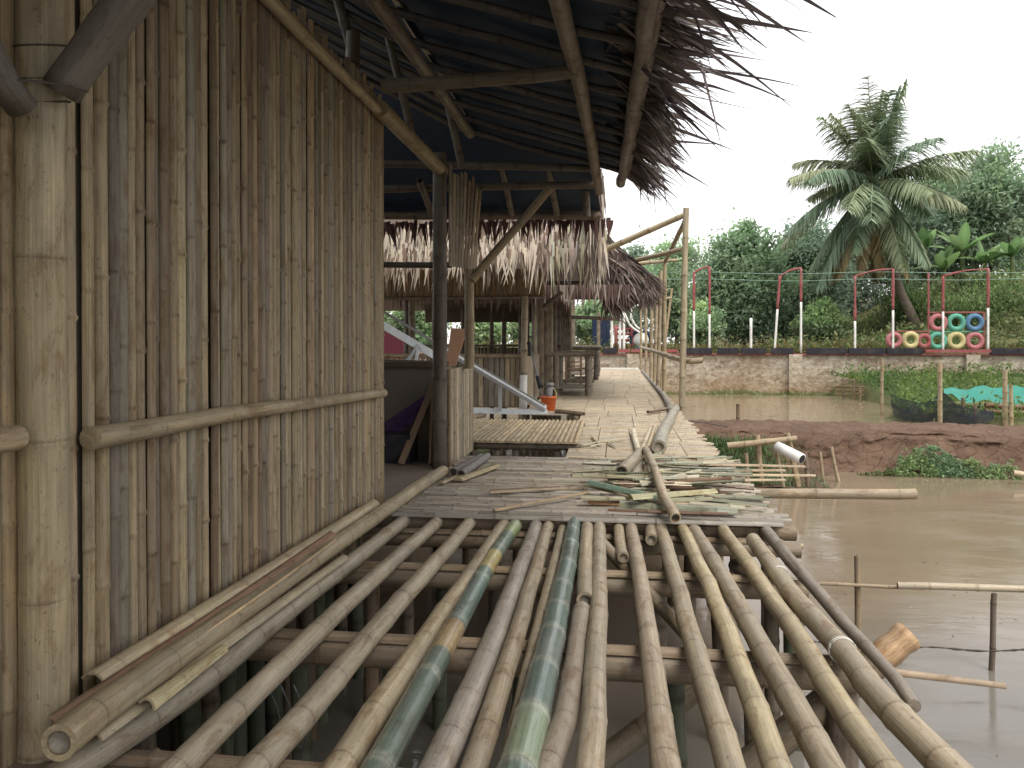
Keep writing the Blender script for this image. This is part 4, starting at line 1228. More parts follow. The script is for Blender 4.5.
# ------------------------------------------------------------------ hut 3
root = thing('bamboo_hut', 'farthest hut with a dark shaggy thatched roof jutting over the walkway', 'hut', (-1.5, 19, -1.2))
mb = MB()
A = at(604, 236, y=14.2); B = at(652, 282, y=15.0)
quad(mb, (B.x, 14.3, B.z + .05), (B.x, 22, B.z + .05), (-1.6, 22, 4.4), (-1.6, 14.2, 4.4), tint=(.13, .10, .08), nu=6, nv=6, amp=.1)
quad(mb, (-5, 14.1, 2.2), (.1, 14.1, 2.2), (-1.6, 14.3, 4.4), (-5, 14.3, 4.4), tint=(.09, .07, .06))
quad(mb, (.1, 14.1, 2.2), (.62, 14.2, 2.25), (-.1, 14.25, 3.1), (-.4, 14.2, 2.8), tint=(.06, .05, .045))
quad(mb, (-5, 14.15, 1.9), (.12, 14.15, 1.86), (.2, 14.15, 2.7), (-5, 14.15, 2.7), tint=(.10, .07, .06))
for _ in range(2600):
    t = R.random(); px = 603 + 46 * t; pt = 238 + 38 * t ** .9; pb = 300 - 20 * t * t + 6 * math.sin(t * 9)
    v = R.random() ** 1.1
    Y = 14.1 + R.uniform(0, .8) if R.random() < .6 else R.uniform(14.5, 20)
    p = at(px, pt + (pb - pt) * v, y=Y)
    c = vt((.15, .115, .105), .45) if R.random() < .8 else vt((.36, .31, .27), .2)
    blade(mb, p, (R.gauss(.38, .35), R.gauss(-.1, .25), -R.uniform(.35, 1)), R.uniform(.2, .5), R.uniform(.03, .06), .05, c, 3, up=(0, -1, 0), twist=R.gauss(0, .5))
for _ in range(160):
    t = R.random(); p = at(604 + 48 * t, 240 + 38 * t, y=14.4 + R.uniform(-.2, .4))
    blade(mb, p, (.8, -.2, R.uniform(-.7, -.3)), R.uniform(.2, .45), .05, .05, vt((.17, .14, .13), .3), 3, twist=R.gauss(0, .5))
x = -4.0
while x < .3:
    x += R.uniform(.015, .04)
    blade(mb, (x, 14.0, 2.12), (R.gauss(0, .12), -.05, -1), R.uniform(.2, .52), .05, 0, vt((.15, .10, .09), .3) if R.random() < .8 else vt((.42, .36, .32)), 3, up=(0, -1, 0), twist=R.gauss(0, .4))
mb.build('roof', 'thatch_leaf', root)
for (x, yy) in ((-1.2, 22.5), (-1.2, 24.5), (-1.25, 26), (-.45, 28.5)):
    one_culm('post', root, [(x, yy, -1.0), (x, yy, 2.7 if x < -1 else 2.2)], .07, .06, vt(OLD), lod=0, seg=8)
for i in range(7):
    px = 570 - i * 2.4
    one_culm('post', root, [at(px, 352, y=20 + i * .3), at(px - 1, 302, y=20 + i * .3)], .055, .05, vt((.25, .2, .15)), lod=0, seg=7)
one_culm('rail', root, [(-1.3, 20, 1.75), (.2, 20.5, 1.7)], .05, tint=OLD, lod=0, seg=8)

# bamboo benches / frames beside the walkway
def bench(lb, pts_front, Yf, Yb, r, c, xr):
    (xl, yt), (xrr, yb) = pts_front
    T = at(xl, yt, y=Yf); Bt = at(xrr, yb, y=Yf)
    root = thing('bamboo_bench', lb, 'bench', (Bt.x, Yf, 0))
    z1 = T.z; xa, xb = T.x, Bt.x
    for (x, yy) in ((xa, Yf), (xb, Yf), (xa, Yb), (xb, Yb)):
        one_culm('leg', root, [(x, yy, 0), (x, yy, z1 + .03)], r, r * .95, vt(c), lod=1, seg=10)
    for z in (z1,):
        one_culm('rail', root, [(xa - .15, Yf, z), (xb + .12, Yf, z)], r * .8, tint=vt(c), lod=1, seg=8)
        one_culm('rail', root, [(xb, Yf - .1, z - .03), (xb, Yb + .1, z - .03)], r * .8, tint=vt(c), lod=1, seg=8)
        one_culm('rail', root, [(xa - .1, Yb, z), (xb + .1, Yb, z)], r * .8, tint=vt(c), lod=1, seg=8)
    one_culm('stretcher', root, [(xa - .1, Yb, z1 * .28), (xb + .1, Yb, z1 * .28)], r * .6, tint=vt(c), lod=1, seg=8)
    mb = MB(); y = Yf - .05
    while y < Yb:
        slat(mb, (xa, y, .16), (xb, y, .16), .07, (0, 0, 1), .01, vt(c), lod=0); y += .075
    mb.build('lower_shelf', 'bamboo_strip', root)
    return root


bench('nearer bamboo bench frame with open rails, right of the bucket', ((556, 354), (588, 395)), 15.9, 17.3, .065, (.27, .23, .18), 0)
bench('farther bamboo bench frame with dark legs at the walkway edge', ((568, 348), (596, 377)), 22.6, 25, .075, (.12, .10, .08), 0)
root = thing('folding_chair', 'small brown chair standing inside the farther bench frame', 'chair', tuple(at(574, 384, z=0)))
Yc = at(574, 384, z=0).y
for px in (566, 581):
    mb = MB(); bar(mb, at(px, 384, y=Yc), at(px, 352, y=Yc), .05, .05); mb.build('leg', 'raw_timber', root)
    mb = MB(); bar(mb, at(px, 381, y=Yc + .5), at(px, 369, y=Yc + .5), .05, .05); mb.build('leg', 'raw_timber', root)
for py in (362, 366): 
    mb = MB(); bar(mb, at(566, py, y=Yc), at(581, py, y=Yc), .06, .03); mb.build('back_slat', 'raw_timber', root)
mb = MB(); p = at(574, 370, y=Yc + .25); box(mb, p, .45, .5, .04); mb.build('seat', 'raw_timber', root)

# ------------------------------------------------------------------ steel trusses
def cbar(mb, a, b, w=.075): bar(mb, a, b, w * .55, w, up=(0, 0, 1)); 


root = thing('steel_truss', 'long galvanised steel truss leaning behind the doorway parapet', 'roof truss', tuple(at(545, 412, y=11.9)))
mb = MB(); a = at(440, 346, y=10.6); b = at(545, 408, y=11.9); bar(mb, a, b, .06, .08); mb.build('top_chord', 'galvanised_steel', root, smooth=False)
mb = MB(); bar(mb, a + V((0, -.045, -.03)), b + V((0, -.045, -.03)), .012, .05); bar(mb, a + V((0, -.05, .05)), b + V((0, -.05, .05)), .02, .012); mb.build('flange', 'grey_metal', root, smooth=False)
mb = MB(); bar(mb, at(440, 410, y=11.3), at(547, 412, y=11.9), .06, .08); mb.build('bottom_chord', 'galvanised_steel', root, smooth=False)
mb = MB(); bar(mb, at(500, 411, y=11.5), at(500, 382, y=11.4), .05, .05, up=(0, 1, 0)); mb.build('web', 'galvanised_steel', root, smooth=False)
root = thing('steel_truss', 'shorter galvanised steel truss with splayed web struts, seen left of the dark post', 'roof truss', tuple(at(420, 360, y=9.3)))
mb = MB(); a = at(340, 300, y=9.0); b = at(442, 360, y=9.6); bar(mb, a, b, .05, .09); mb.build('top_chord', 'galvanised_steel', root, smooth=False)
mb = MB(); bar(mb, a + V((0, .3, .13)), b + V((0, .3, .13)), .03, .03); mb.build('flange', 'grey_metal', root, smooth=False)
for (p, q) in (((418, 345), (407, 363)), ((418, 346), (416, 363)), ((420, 348), (402, 364))):
    mb = MB(); bar(mb, at(*p, y=9.35), at(*q, y=9.2), .03, .045, up=(0, 1, 0)); mb.build('web', 'galvanised_steel', root, smooth=False)
mb = MB(); bar(mb, at(340, 361, y=9.1), at(442, 364, y=9.1), .05, .07); mb.build('bottom_chord', 'old_timber', root, smooth=False)

# boards, cloth
mb = MB(); Y = 7.55; q = [at(446, 366, y=Y), at(455.5, 366, y=Y), at(467, 329, y=Y + .05), at(451, 328, y=Y + .05)]
ids = [mb.add(p, p) for p in q] + [mb.add(p + V((0, .02, 0)), p) for p in q]
for f_ in ((0, 1, 2, 3), (7, 6, 5, 4), (0, 4, 5, 1), (1, 5, 6, 2), (2, 6, 7, 3), (3, 7, 4, 0)): mb.f.append(f_)
tag(mb.build('plywood_offcut', 'plywood_orange', smooth=False), 'orange brown plywood offcut leaning above the doorway parapet', 'board')
mb = MB(); bar(mb, at(401, 464, z=.0), at(433, 386, y=7.25), .06, .02, up=(0, -1, 0)); tag(mb.build('leaning_board', 'plywood', smooth=False), 'thin board leaning diagonally against the partition inside the doorway', 'board')
mb = MB(); bar(mb, at(431, 465, z=.0), at(434, 372, y=7.1), .02, .10, up=(0, -1, 0)); tag(mb.build('leaning_board', 'plywood', smooth=False), 'thin upright board standing next to the dark door post', 'board')
mb = MB(); q = [at(404, 460, y=7.28), at(431, 460, y=7.28), at(433, 392, y=7.3)]
ids = [mb.add(p, p) for p in q]; mb.f.append((0, 1, 2)); tag(mb.build('brown_panel', 'old_timber', smooth=False), 'dark three-cornered panel between the two leaning boards', 'panel')
mb = MB(); ids = []
for i in range(11):
    t = i / 10; px = 383 + 42 * t; w = 14 - 9 * t
    a = at(px, 432 - 34 * t - w * .6, y=7.3 - .04 * math.sin(i * 2)); b = at(px + 4, 434 - 34 * t + w, y=7.28 - .06 * math.sin(i * 2.3)); ids.append([mb.add(a.lerp(b, k / 3) + V((0, -.02 * (k % 2), 0)), a) for k in range(4)])
for i in range(10):
    for k in range(3): mb.f.append((ids[i][k], ids[i + 1][k], ids[i + 1][k + 1], ids[i][k + 1]))
tag(mb.build('purple_cloth', 'purple_cloth'), 'purple cloth hanging against the grey partition inside the doorway', 'cloth')
mb = MB(); box(mb, at(388, 448, y=7.1), .5, .3, .28); tag(mb.build('storage_box', 'dark_rubber', smooth=False), 'low dark box on the hut floor under the purple cloth', 'box')

# ------------------------------------------------------------------ bucket and broom
bp = at(548.5, 411, z=.0)
root = thing('bucket', 'orange plastic bucket with a pale wire handle standing on the walkway', 'bucket', tuple(bp))
mb = MB(); NS = 24; prof = [(0, .0), (.095, 0), (.10, .004), (.128, .21), (.136, .212), (.138, .235), (.127, .237), (.122, .225), (.095, .012), (0, .012)]
g = []
for (r, z) in prof: g.append([mb.add((bp.x + math.cos(6.2832 * j / NS) * r, bp.y + math.sin(6.2832 * j / NS) * r, z), (0, 0, 0)) for j in range(NS)])
for i in range(len(prof) - 1):
    for j in range(NS): mb.f.append((g[i][j], g[i][(j + 1) % NS], g[i + 1][(j + 1) % NS], g[i + 1][j]))
mb.build('body', 'orange_plastic', root)
mb = MB(); tube(mb, [bp + V((math.cos(t) * .125, .02, .22 + math.sin(t) * .19)) for t in [math.pi * i / 10 for i in range(11)]], .008, seg=6, n=22); mb.build('handle', 'yellow_tyre_paint', root)
tpt = at(548, 398, y=bp.y - .02)
mb = MB(); tube(mb, [bp + V((0, 0, .1)), bp + V((.02, 0, .42))], .05, .06, 9); tube(mb, [bp + V((.02, 0, .40)), bp + V((.02, 0, .45))], .075, .07, 9)
tag(mb.build('scrub_brush', 'grey_metal'), 'grey scrub brush standing in the orange bucket', 'brush')
root = thing('broom', 'dark broom leaning from the bucket against the slatted hut', 'broom', tuple(bp))
h0 = at(542, 396, y=bp.y - .05); h1 = at(530, 347, y=bp.y + .2)
mb = MB(); tube(mb, [h0, h1], .016, seg=8); mb.build('shaft', 'grey_metal', root)
mb = MB(); tube(mb, [at(531, 352, y=bp.y + .2), at(528.5, 342, y=bp.y + .22)], .035, .03, 8); mb.build('grip', 'dark_rubber', root)
mb = MB(); tube(mb, [at(537, 376, y=bp.y + .03), at(541, 388, y=bp.y)], .03, .045, 8); mb.build('socket', 'dark_rubber', root)

# ------------------------------------------------------------------ decks
fz = 0.0
YF = at(600, 521, z=0).y; YB = at(500, 457, z=0).y
plat = thing('bamboo_platform', 'grey weathered split bamboo platform at the start of the walkway', 'platform', (0, 6, -1.2))
XL = PX + .03
mb = MB(); y = YF + .02; k = 0
while y < YB:
    w = R.uniform(.034, .058)
    xr = 1.03 + R.uniform(-.05, .07) + (.05 if y < 5.1 else 0)
    xl = XL + R.uniform(-.02, .02) if y > 6.9 else XL - .0 + R.uniform(-.03, .03)
    z = R.uniform(-.004, .004)
    tn = vt(R.choice([(.38, .345, .30), (.42, .38, .32), (.44, .395, .32), (.37, .34, .31), (.30, .27, .235)]), .2)
    if y < YF + .12: w = .06; z += .004
    js = sorted([xl, xr] + ([R.uniform(xl + .5, xr - .4)] if R.random() < .55 else []))
    yo = R.gauss(0, .004)
    for i in range(len(js) - 1):
        slat(mb, (js[i] + .004, y + w / 2 + yo, z), (js[i + 1] - .003, y + w / 2 - yo, z + R.gauss(0, .003)), w * .96, (0, 0, 1), R.uniform(.005, .012), tn if i == 0 else vt(tn), node=.36, thick=.012, roll=R.gauss(0, .08))
    y += w + (R.uniform(.004, .013) if R.random() < .5 else .001)
mb.build('deck_slats', 'bamboo_strip', plat)
for yy in (YF + .13, YF + 1.0, YF + 1.9, YB - .12):
    one_culm('beam', plat, [(-1.55, yy, -.075), (1.12, yy, -.075)], .052, .048, vt((.26, .2, .14)), lod=1)
for yy in (YF + .15, YF + 1.4, YB - .2):
    for x in (-1.35, -.75, -.1, .5, .98):
        one_culm('post', plat, [(x + R.uniform(-.03, .03), yy + .1, -1.6), (x, yy + .1, -.12)], .045, .04, vt(R.choice([OLD, DARKB, BROWNB])), lod=1, seg=10)
mb = MB()
walk = thing('bamboo_walkway', 'long straw coloured bamboo walkway running to the stone wall', 'walkway', (.3, 18, -1.2))


def wx(y):
    t = (y - 7.4) / 24; return -.43 - .10 * t, 1.02 + .17 * t


y = YB
pan = [.0, .33, .66]; nextp = y
while y < 31.9:
    w = R.uniform(.04, .06) if y < 16 else .085
    xl, xr = wx(y)
    if y > 11.75: xl = -1.36 if y < 27 else -.75
    if y > nextp: pan = sorted([R.uniform(.15, .3), R.uniform(.42, .55), R.uniform(.7, .85)]); nextp = y + R.uniform(.9, 1.5)
    W = 1.45
    js = [xl] + [xr - W + W * q for q in pan if xr - W + W * q > xl + .1] + [xr + R.uniform(-.05, .08)]
    if y > 11.75: js = sorted(js + [-.42, -.9])
    yo = R.gauss(0, .004)
    for i in range(len(js) - 1):
        if js[i + 1] - js[i] < .05: continue
        slat(mb, (js[i] + .003, y + w / 2 + yo, R.uniform(-.004, .004)), (js[i + 1] - .006, y + w / 2 + yo, R.uniform(-.004, .004)), w * .95, (0, 0, 1), .007, vt(R.choice([(.47, .40, .295), (.50, .43, .32), (.44, .37, .28), (.40, .36, .30)]), .12), node=.4, thick=.012, lod=1 if y < 12 else 0)
    y += w + .002
mb.build('deck_slats', 'bamboo_strip', walk)
mb = MB(); box(mb, (.3, 31.8, .03), 1.6, .14, .06); mb.build('end_sill', 'white_paint', walk, smooth=False)
for x in (-.35, .3, .95):
    one_culm('beam', walk, [(x, YB, -.07), (x + .1, 31.8, -.07)], .05, tint=OLD, lod=0, seg=8)
for i in range(13):
    yy = 8.2 + i * 1.9
    for x in wx(yy):
        one_culm('post', walk, [(x, yy, -1.5), (x, yy, -.03)], .045, .04, vt(BROWNB), lod=0, seg=8)
# projecting slats at right of the platform
for (a, b, w, lb) in [((700, 464), (805, 466.5), .07, 'pale split strip projecting over the water, farthest from the camera'), ((690, 470), (785, 470.5), .06, 'split strip second from the far side, projecting past the platform edge'), ((695, 474.5), (815, 475.5), .05, 'longest split strip projecting past the platform edge'),
                      ((700, 480), (785, 480), .045, 'short projecting strip nearest the round pole')]:
    A_ = at(*a, z=.025); B_ = at(*b, z=.0)
    mb = MB(); slat(mb, A_, B_, w * 1.6, (0, 0, 1), .01, vt((.42, .34, .23)), w1=w * .7); tag(mb.build('split_strip', 'bamboo_strip'), lb, 'bamboo strip')
tag(one_culm('bamboo_pole', None, [at(700, 493, z=-.12), at(915, 494, z=-.12)], .04, .043, (.36, .29, .20), node=.55), 'single round pole jutting straight out from the platform over the brown water', 'bamboo pole')
tag(one_culm('bamboo_pole', None, [at(770, 544, z=-.17), at(803, 546, z=-.17)], .018, .015, PALE, lod=1), 'thin pale stick end under the right corner of the platform', 'stick')

# small slatted bench deck left of walkway
root = thing('slatted_bench', 'low slatted platform of pale bamboo with strips running away, left of the walkway', 'platform', tuple(at(520, 447, z=-.3)))
f0 = at(440, 441, z=.06); f1 = at(578, 443, z=.06); b1 = at(566, 421, z=.06)
mb = MB(); x = f0.x - .4
while x < f1.x:
    slat(mb, (x, f0.y + R.uniform(-.02, .02), .06), (x, b1.y + R.uniform(-.02, .02), .06), .052, (0, 0, 1), .02, vt(R.choice([(.46, .38, .26), (.40, .33, .23)]), .12), node=.5, thick=.01); x += .055
mb.build('deck_slats', 'bamboo_strip', root)
one_culm('beam', root, [(f0.x - .4, f0.y + .08, .01), (f1.x + .03, f0.y + .08, .01)], .04, tint=(.17, .14, .11), lod=1)
one_culm('beam', root, [(f0.x - .4, b1.y - .1, .01), (f1.x, b1.y - .1, .01)], .04, tint=(.17, .14, .11), lod=1)
for x in (-.55, -1.0, -1.45, -1.2, -1.9):
    for yy in (f0.y + .15, b1.y - .2):
        one_culm('post', root, [(x, yy, -1.4), (x, yy, -.04)], .04, tint=vt(GREYB), lod=0, seg=8)
one_culm('brace', root, [(-1.0, f0.y + .3, -.1), (-.5, f0.y + .3, -.45)], .03, tint=OLD, lod=0, seg=8)
tag(one_culm('bamboo_pole', None, [at(470, 418, z=.0), at(484, 415, z=.0)], .04, tint=STRAW, lod=1), 'short cut bamboo end under the steel truss', 'bamboo pole')
tag(one_culm('bamboo_pole', None, [at(556, 411.5, z=.03), at(584, 414, z=.03)], .04, .035, tint=BROWNB, lod=1), 'short brown pole lying on the deck right of the bucket', 'bamboo pole')

# ------------------------------------------------------------------ right hand railing
p1 = at(681, 418, x=1.13)
def rp(px_t, pt, px_b, pb, x, r, lb, c=STRAW):
    b = at(px_b, pb, x=x) if x is not None else at(px_b, pb, z=0)
    t = at(px_t, pt, y=b.y)
    b2 = V((b.x, b.y, -1.3)); 
    o = one_culm('railing_post', None, [b2, V((b.x, b.y, 0)), t], r, r * .85, vt(c, .06), lod=1, node=.5, seg=12)
    tag(o, lb, 'post', 'bare bamboo posts along the walkway edge'); return t, b


T1, B1 = rp(686, 208, 682, 417, 1.12, .055, 'tallest bare bamboo post at the walkway edge, nearest the camera', (.38, .32, .23))
T2, B2 = rp(665, 262, 664, 397, 1.08, .046, 'bare post topped by the slanting brace, second from the camera')
T3, B3 = rp(661, 271, 658, 390, 1.08, .048, 'bare post just left of the braced one')
T4, B4 = rp(657, 276, 654.5, 384, 1.09, .05, 'thin bare post fourth from the camera along the walkway')
T5, B5 = rp(652, 290, 651, 382, 1.1, .05, 'thin short bare post fifth from the camera along the walkway')
T6, B6 = rp(672, 288, 662, 372, None, .05, 'thin leaning post beyond the braced post')
T7, B7 = rp(646, 290, 646, 376, 1.14, .048, 'bare post second from the far end of the railing')
T8, B8 = rp(641, 295, 641, 371.5, 1.16, .048, 'farthest bare post beside the stone wall')
for (a, b, r, lb) in [(at(600, 252, y=B1.y + .6), T1 + V((0, 0, -.1)), .052, 'long pole slanting up from the thatch to the tallest post'),
                      (T1 + V((0, .03, -.18)), T2, .044, 'short brace slanting down from the tallest post to the next'),
                      (at(630, 262, y=15), at(683, 249, y=B1.y + .15), .045, 'upper thin crossbar behind the slanting pole'),
                      (at(630, 264, y=17), at(678, 260, y=17), .045, 'level pale crossbar under the upper thin one'),
                      (at(636, 283, y=18), at(660, 281, y=18), .04, 'short crossbar between the thin posts, upper'), (at(636, 292, y=20), at(668, 290, y=20), .04, 'short crossbar between the thin posts, middle'),
                      (at(634, 301, y=21), at(672, 298, y=21), .04, 'short crossbar between the thin posts, lower')]:
    tag(one_culm('crossbar', None, [a, b], r, r * .85, vt(STRAW, .06), lod=1, node=.5, seg=10), lb, 'crossbar')
yh = B1.y
o = one_culm('handrail', None, [at(703, 360, y=yh - .1), at(690, 361.5, y=yh), at(675, 358, y=yh + .9), at(660, 353, y=B2.y + .5), at(650, 350, y=20), at(640, 347, y=30)], .048, .04, (.40, .33, .23), lod=1, node=.5)
tag(o, 'curved bamboo handrail running along the bare posts', 'handrail')
o = one_culm('bamboo_pole', None, [at(672, 411, z=.05), at(664, 396, z=.05), at(655, 385, z=.05), at(648, 377, z=.05), at(642, 370.5, z=.05)], .05, .045, GREYB, lod=1)
tag(o, 'grey pole lying along the right edge of the far walkway', 'bamboo pole')

# ------------------------------------------------------------------ heap on platform
tag(one_culm('bamboo_pole', None, [at(659, 447, z=.075), at(663, 432, z=.07), at(670, 419, z=.065), at(676, 408, z=.06)], .072, .06, (.33, .32, .27), node=.5, hollow=(2, 0)), 'thick grey pole with an open end lying along the walkway edge behind the heap', 'bamboo pole')
tag(one_culm('bamboo_pole', None, [at(646, 449, z=.2), at(655, 472, z=.17), at(665, 497, z=.12), at(676, 519, z=.05)], .03, .034, (.37, .31, .23), node=.35, wob=.008), 'crooked thin pole lying across the heap toward the camera', 'bamboo pole')
tag(one_culm('bamboo_tube', None, [at(621, 472, z=.13), at(641, 453, z=.15)], .052, .05, (.33, .29, .22), node=.35), 'short thick open tube on top of the heap, left', 'bamboo offcut')
tag(one_culm('bamboo_tube', None, [at(635, 478, z=.08), at(643, 458, z=.08)], .045, .045, (.34, .30, .24), node=.35), 'second short tube in the heap, right of the thick open one', 'bamboo offcut')
tag(one_culm('bamboo_tube', None, [at(680, 407, z=.05), at(648, 412, z=.05)], .025, tint=BROWNB, lod=1), 'thin brown stick crossing at the head of the thick grey pole', 'stick')
GS = (.24, .26, .195); GP = (.44, .43, .33); BR = (.17, .10, .065)
fixed = [((645, 450), (648, 479), .12, .05, PALE, 'pale flat strip pointing at the camera between the two tubes'), ((633, 429), (638, 448), .06, .06, (.6, .56, .44), 'pale plank behind the heap, leftmost of the upright ones'),
         ((651, 428), (642, 449), .05, .06, (.58, .53, .40), 'pale plank behind the heap slanting left'), ((655, 425), (648, 446), .09, .04, (.5, .43, .3), 'narrow pale plank beside the thick grey pole'),
         ((588, 502), (625, 504), .03, .05, (.50, .30, .16), 'short orange brown strip at the left front of the heap'), ((608, 510), (728, 514), .04, .035, BR, 'dark brown narrow strip along the front of the heap'),
         ((620, 504), (738, 510), .05, .10, GS, 'broad grey green half culm at the front of the heap'), ((590, 482), (660, 497), .10, .07, (.16, .25, .18), 'curved green strip at the left of the heap'),
         ((585, 485), (630, 497), .06, .03, (.38, .33, .2), 'thin tan strip over the left end of the heap'), ((630, 497), (715, 490), .11, .08, (.46, .45, .28), 'wide yellowish strip bulging in the middle of the heap'),
         ((494, 510), (588, 492), .03, .028, (.40, .30, .19), 'long thin strip lying alone, slanting across the bare platform'), ((490, 492), (587, 487), .03, .03, (.42, .34, .24), 'long thin strip lying level left of the heap'),
         ((490, 490), (560, 486.5), .04, .016, BR, 'thin dark strip resting on the level strip left of the heap'), ((665, 500), (712, 498), .12, .06, (.3, .3, .2), 'strip with a cut end in the right middle of the heap'),
         ((690, 503), (745, 508), .06, .05, (.46, .44, .34), 'pale strip end at the right front of the heap'), ((640, 485), (700, 470), .12, .04, GP, 'pale strip slanting up right across the heap')]
for (a, b, z, w, c, lb) in fixed:
    mb = MB()
    if w >= .06: halfculm(mb, at(*a, z=z), at(*b, z=z + R.uniform(-.01, .02)), w * .55, (0, R.uniform(-.4, .1), 1), c, arc=(-75, 75), node=.4, r1=w * .45)
    else: slat(mb, at(*a, z=z), at(*b, z=z + R.uniform(-.01, .02)), w, (0, R.uniform(-.3, .1), 1), w * .28, c, node=.4, thick=.006, w1=w * .8)
    tag(mb.build('bamboo_strip', 'bamboo_green' if c in (GS, (.16, .25, .18)) else 'bamboo_strip'), lb, 'bamboo strip')
for i in range(85):
    py = R.triangular(449, 506, 474); px = R.gauss(662, 21) + (6 if py > 470 else 0); L = R.uniform(.3, 1.0) * (.8 if py < 460 else 1)
    c = at(px, py, z=.06); an = R.gauss(0.03, .22) * (1 if R.random() < .85 else 3)
    lay = math.exp(-((px - 662) / 45) ** 2) * math.exp(-((py - 478) / 22) ** 2)
    z = .022 + R.random() * .13 * lay
    d = V((math.cos(an), math.sin(an), R.gauss(0, .03))) * L / 2; c.z = z + abs(d.z) 
    if c.x + d.x > 1.1: c.x = 1.1 - d.x
    w = R.uniform(.02, .06)
    col = vt(R.choice([GS, GS, GP, GP, (.34, .33, .22), PALE, (.55, .52, .40), (.25, .27, .19), BR]), .15)
    mb = MB(); slat(mb, c - d, c + d, w, (R.gauss(0, .1), R.gauss(0, .35), 1 if R.random() < .8 else -1), w * .25, col, node=.35, thick=.005, w1=w * R.uniform(.4, 1), bend=R.gauss(0, .02))
    tag(mb.build('bamboo_strip', 'bamboo_strip' if R.random() < .6 else 'bamboo_green'), 'one of many short split bamboo strips heaped on the platform', 'bamboo strip', 'split strips in the heap')
for (a, b, w, lb) in [((582, 445), (605, 440), .035, 'pale chip in the small scatter by the slatted platform, leftmost'), ((592, 436), (600, 444), .03, 'pale chip pointing away in the small scatter'), ((596, 442), (626, 438), .03, 'longest chip in the small scatter on the walkway'), ((608, 442), (616, 446), .03, 'pale chip nearest the heap in the small scatter'), ((590, 446), (604, 443), .02, 'smallest sliver in the small scatter')]:
    mb = MB(); slat(mb, at(*a, z=.03), at(*b, z=.035), w, (0, 0, 1), .006, vt((.5, .45, .33)), lod=0); tag(mb.build('bamboo_chip', 'bamboo_strip'), lb, 'bamboo chip')
# left side items
tag(one_culm('dark_pipe', None, [at(453, 472, z=.05), at(481, 457, z=.05)], .038, .036, (.17, .16, .16), node=.5), 'dark grey bamboo tube beside the parapet, left of the pair', 'bamboo offcut')
tag(one_culm('dark_pipe', None, [at(461, 474, z=.05), at(487, 456, z=.05)], .04, .036, (.20, .19, .185), node=.5), 'dark grey bamboo tube with its open end facing the camera, right of the pair', 'bamboo offcut')
mb = MB(); slat(mb, at(458, 480, z=.03), at(496, 466, z=.03), .085, (0, 0, 1), .02, (.42, .36, .22), node=.3); tag(mb.build('bamboo_strip', 'bamboo_strip'), 'yellow half culm lying beside the dark grey tubes', 'bamboo strip')
mb = MB(); slat(mb, at(441, 483, z=.03), at(462, 474, z=.03), .045, (0, 0, 1), .012, (.38, .31, .2), node=.3); tag(mb.build('bamboo_strip', 'bamboo_strip'), 'small strip end left of the yellow half culm', 'bamboo strip')

# ------------------------------------------------------------------ foreground poles
def pole(name_lb, pts, r0, r1, tint, z=-.045, mat='bamboo_culm', ext=1.2, **k):
    P = [at(*p, z=z) for p in pts]
    if ext:
        d = (P[-1] - P[-2]).normalized(); P[-1] = P[-1] + d * ext
    mb = MB(); culm(mb, P[::-1], r0 * 1.08, r1 * 1.12, tint, **k); o = mb.build('bamboo_pole', mat)
    return tag(o, name_lb, 'bamboo pole', 'loose bamboo poles laid side by side over the beams')


GRN = (.125, .16, .135); GRY = (.34, .34, .17); YEL = (.44, .34, .16)
pole('leftmost floor pole, tight under the broken strip beside the wall', [(413, 514), (290, 609), (160, 712), (70, 768)], .043, .037, (.36, .32, .24), seg=20, ext=.8)
pole('second floor pole from the left, plain grey straw', [(443, 516), (312, 637), (181, 768)], .040, .035, (.38, .33, .25), seg=20)
pole('third floor pole from the left with a brown stain near the bottom', [(475, 517), (370, 637), (258, 768)], .042, .036, (.37, .32, .24), seg=20)
pole('pale floor pole running just left of the green one', [(508, 519), (425, 640), (339, 768)], .043, .035, (.40, .335, .23), seg=20)
pole('blue green floor pole with a yellow band and orange ring', [(515, 526), (488, 566), (448, 640), (378, 768)], .043, .038, GRN, seg=20, mat='bamboo_green', bands=[(0, (.15, .19, .16)), (1.1, GRN), (1.95, (.36, .27, .15)), (2.22, (.13, .18, .16)), (2.75, (.15, .20, .17)), (2.98, (.42, .36, .16)), (3.28, (.14, .19, .15)), (3.7, (.24, .29, .14))], node=.5, first=.2, bloom=True)
pole('grey mauve floor pole just right of the green banded one', [(538, 521), (480, 672), (435, 768)], .045, .036, (.30, .27, .235), seg=20)
pole('slim floor pole left of the thickest green one', [(549, 523), (513, 646), (473, 768)], .036, .031, (.34, .285, .205), seg=18)
pole('thin pole half hidden behind the thickest green one', [(564, 522), (550, 582), (528, 680)], .028, .026, (.36, .31, .22), z=-.06, ext=.8, seg=16)
pole('thickest green floor pole with whitish bloom at its joints', [(575, 520), (562, 590), (541, 680), (519, 768)], .056, .038, (.17, .21, .17), seg=24, mat='bamboo_green', z=-.03, tints=[(.19, .22, .17), (.13, .18, .15), (.27, .27, .17), (.14, .19, .165), (.20, .25, .18), (.12, .165, .15), (.13, .17, .16), (.11, .16, .145)], node=.34, bloom=True)
pole('short pole ending in a round cut face beside the thick green one', [(587, 522), (585, 600)], .037, .035, (.38, .315, .215), ext=0, seg=18, hollow=(2, 0), node=.3)
pole('crooked brown pole starting in the gap below the short one', [(580, 612), (570, 685), (548, 768)], .038, .035, (.30, .25, .20), ext=.8, seg=18, wob=.01, z=-.06)
pole('straight grey floor pole running directly toward the camera', [(599, 525), (597, 640), (589, 768)], .039, .034, (.35, .30, .225), seg=20)
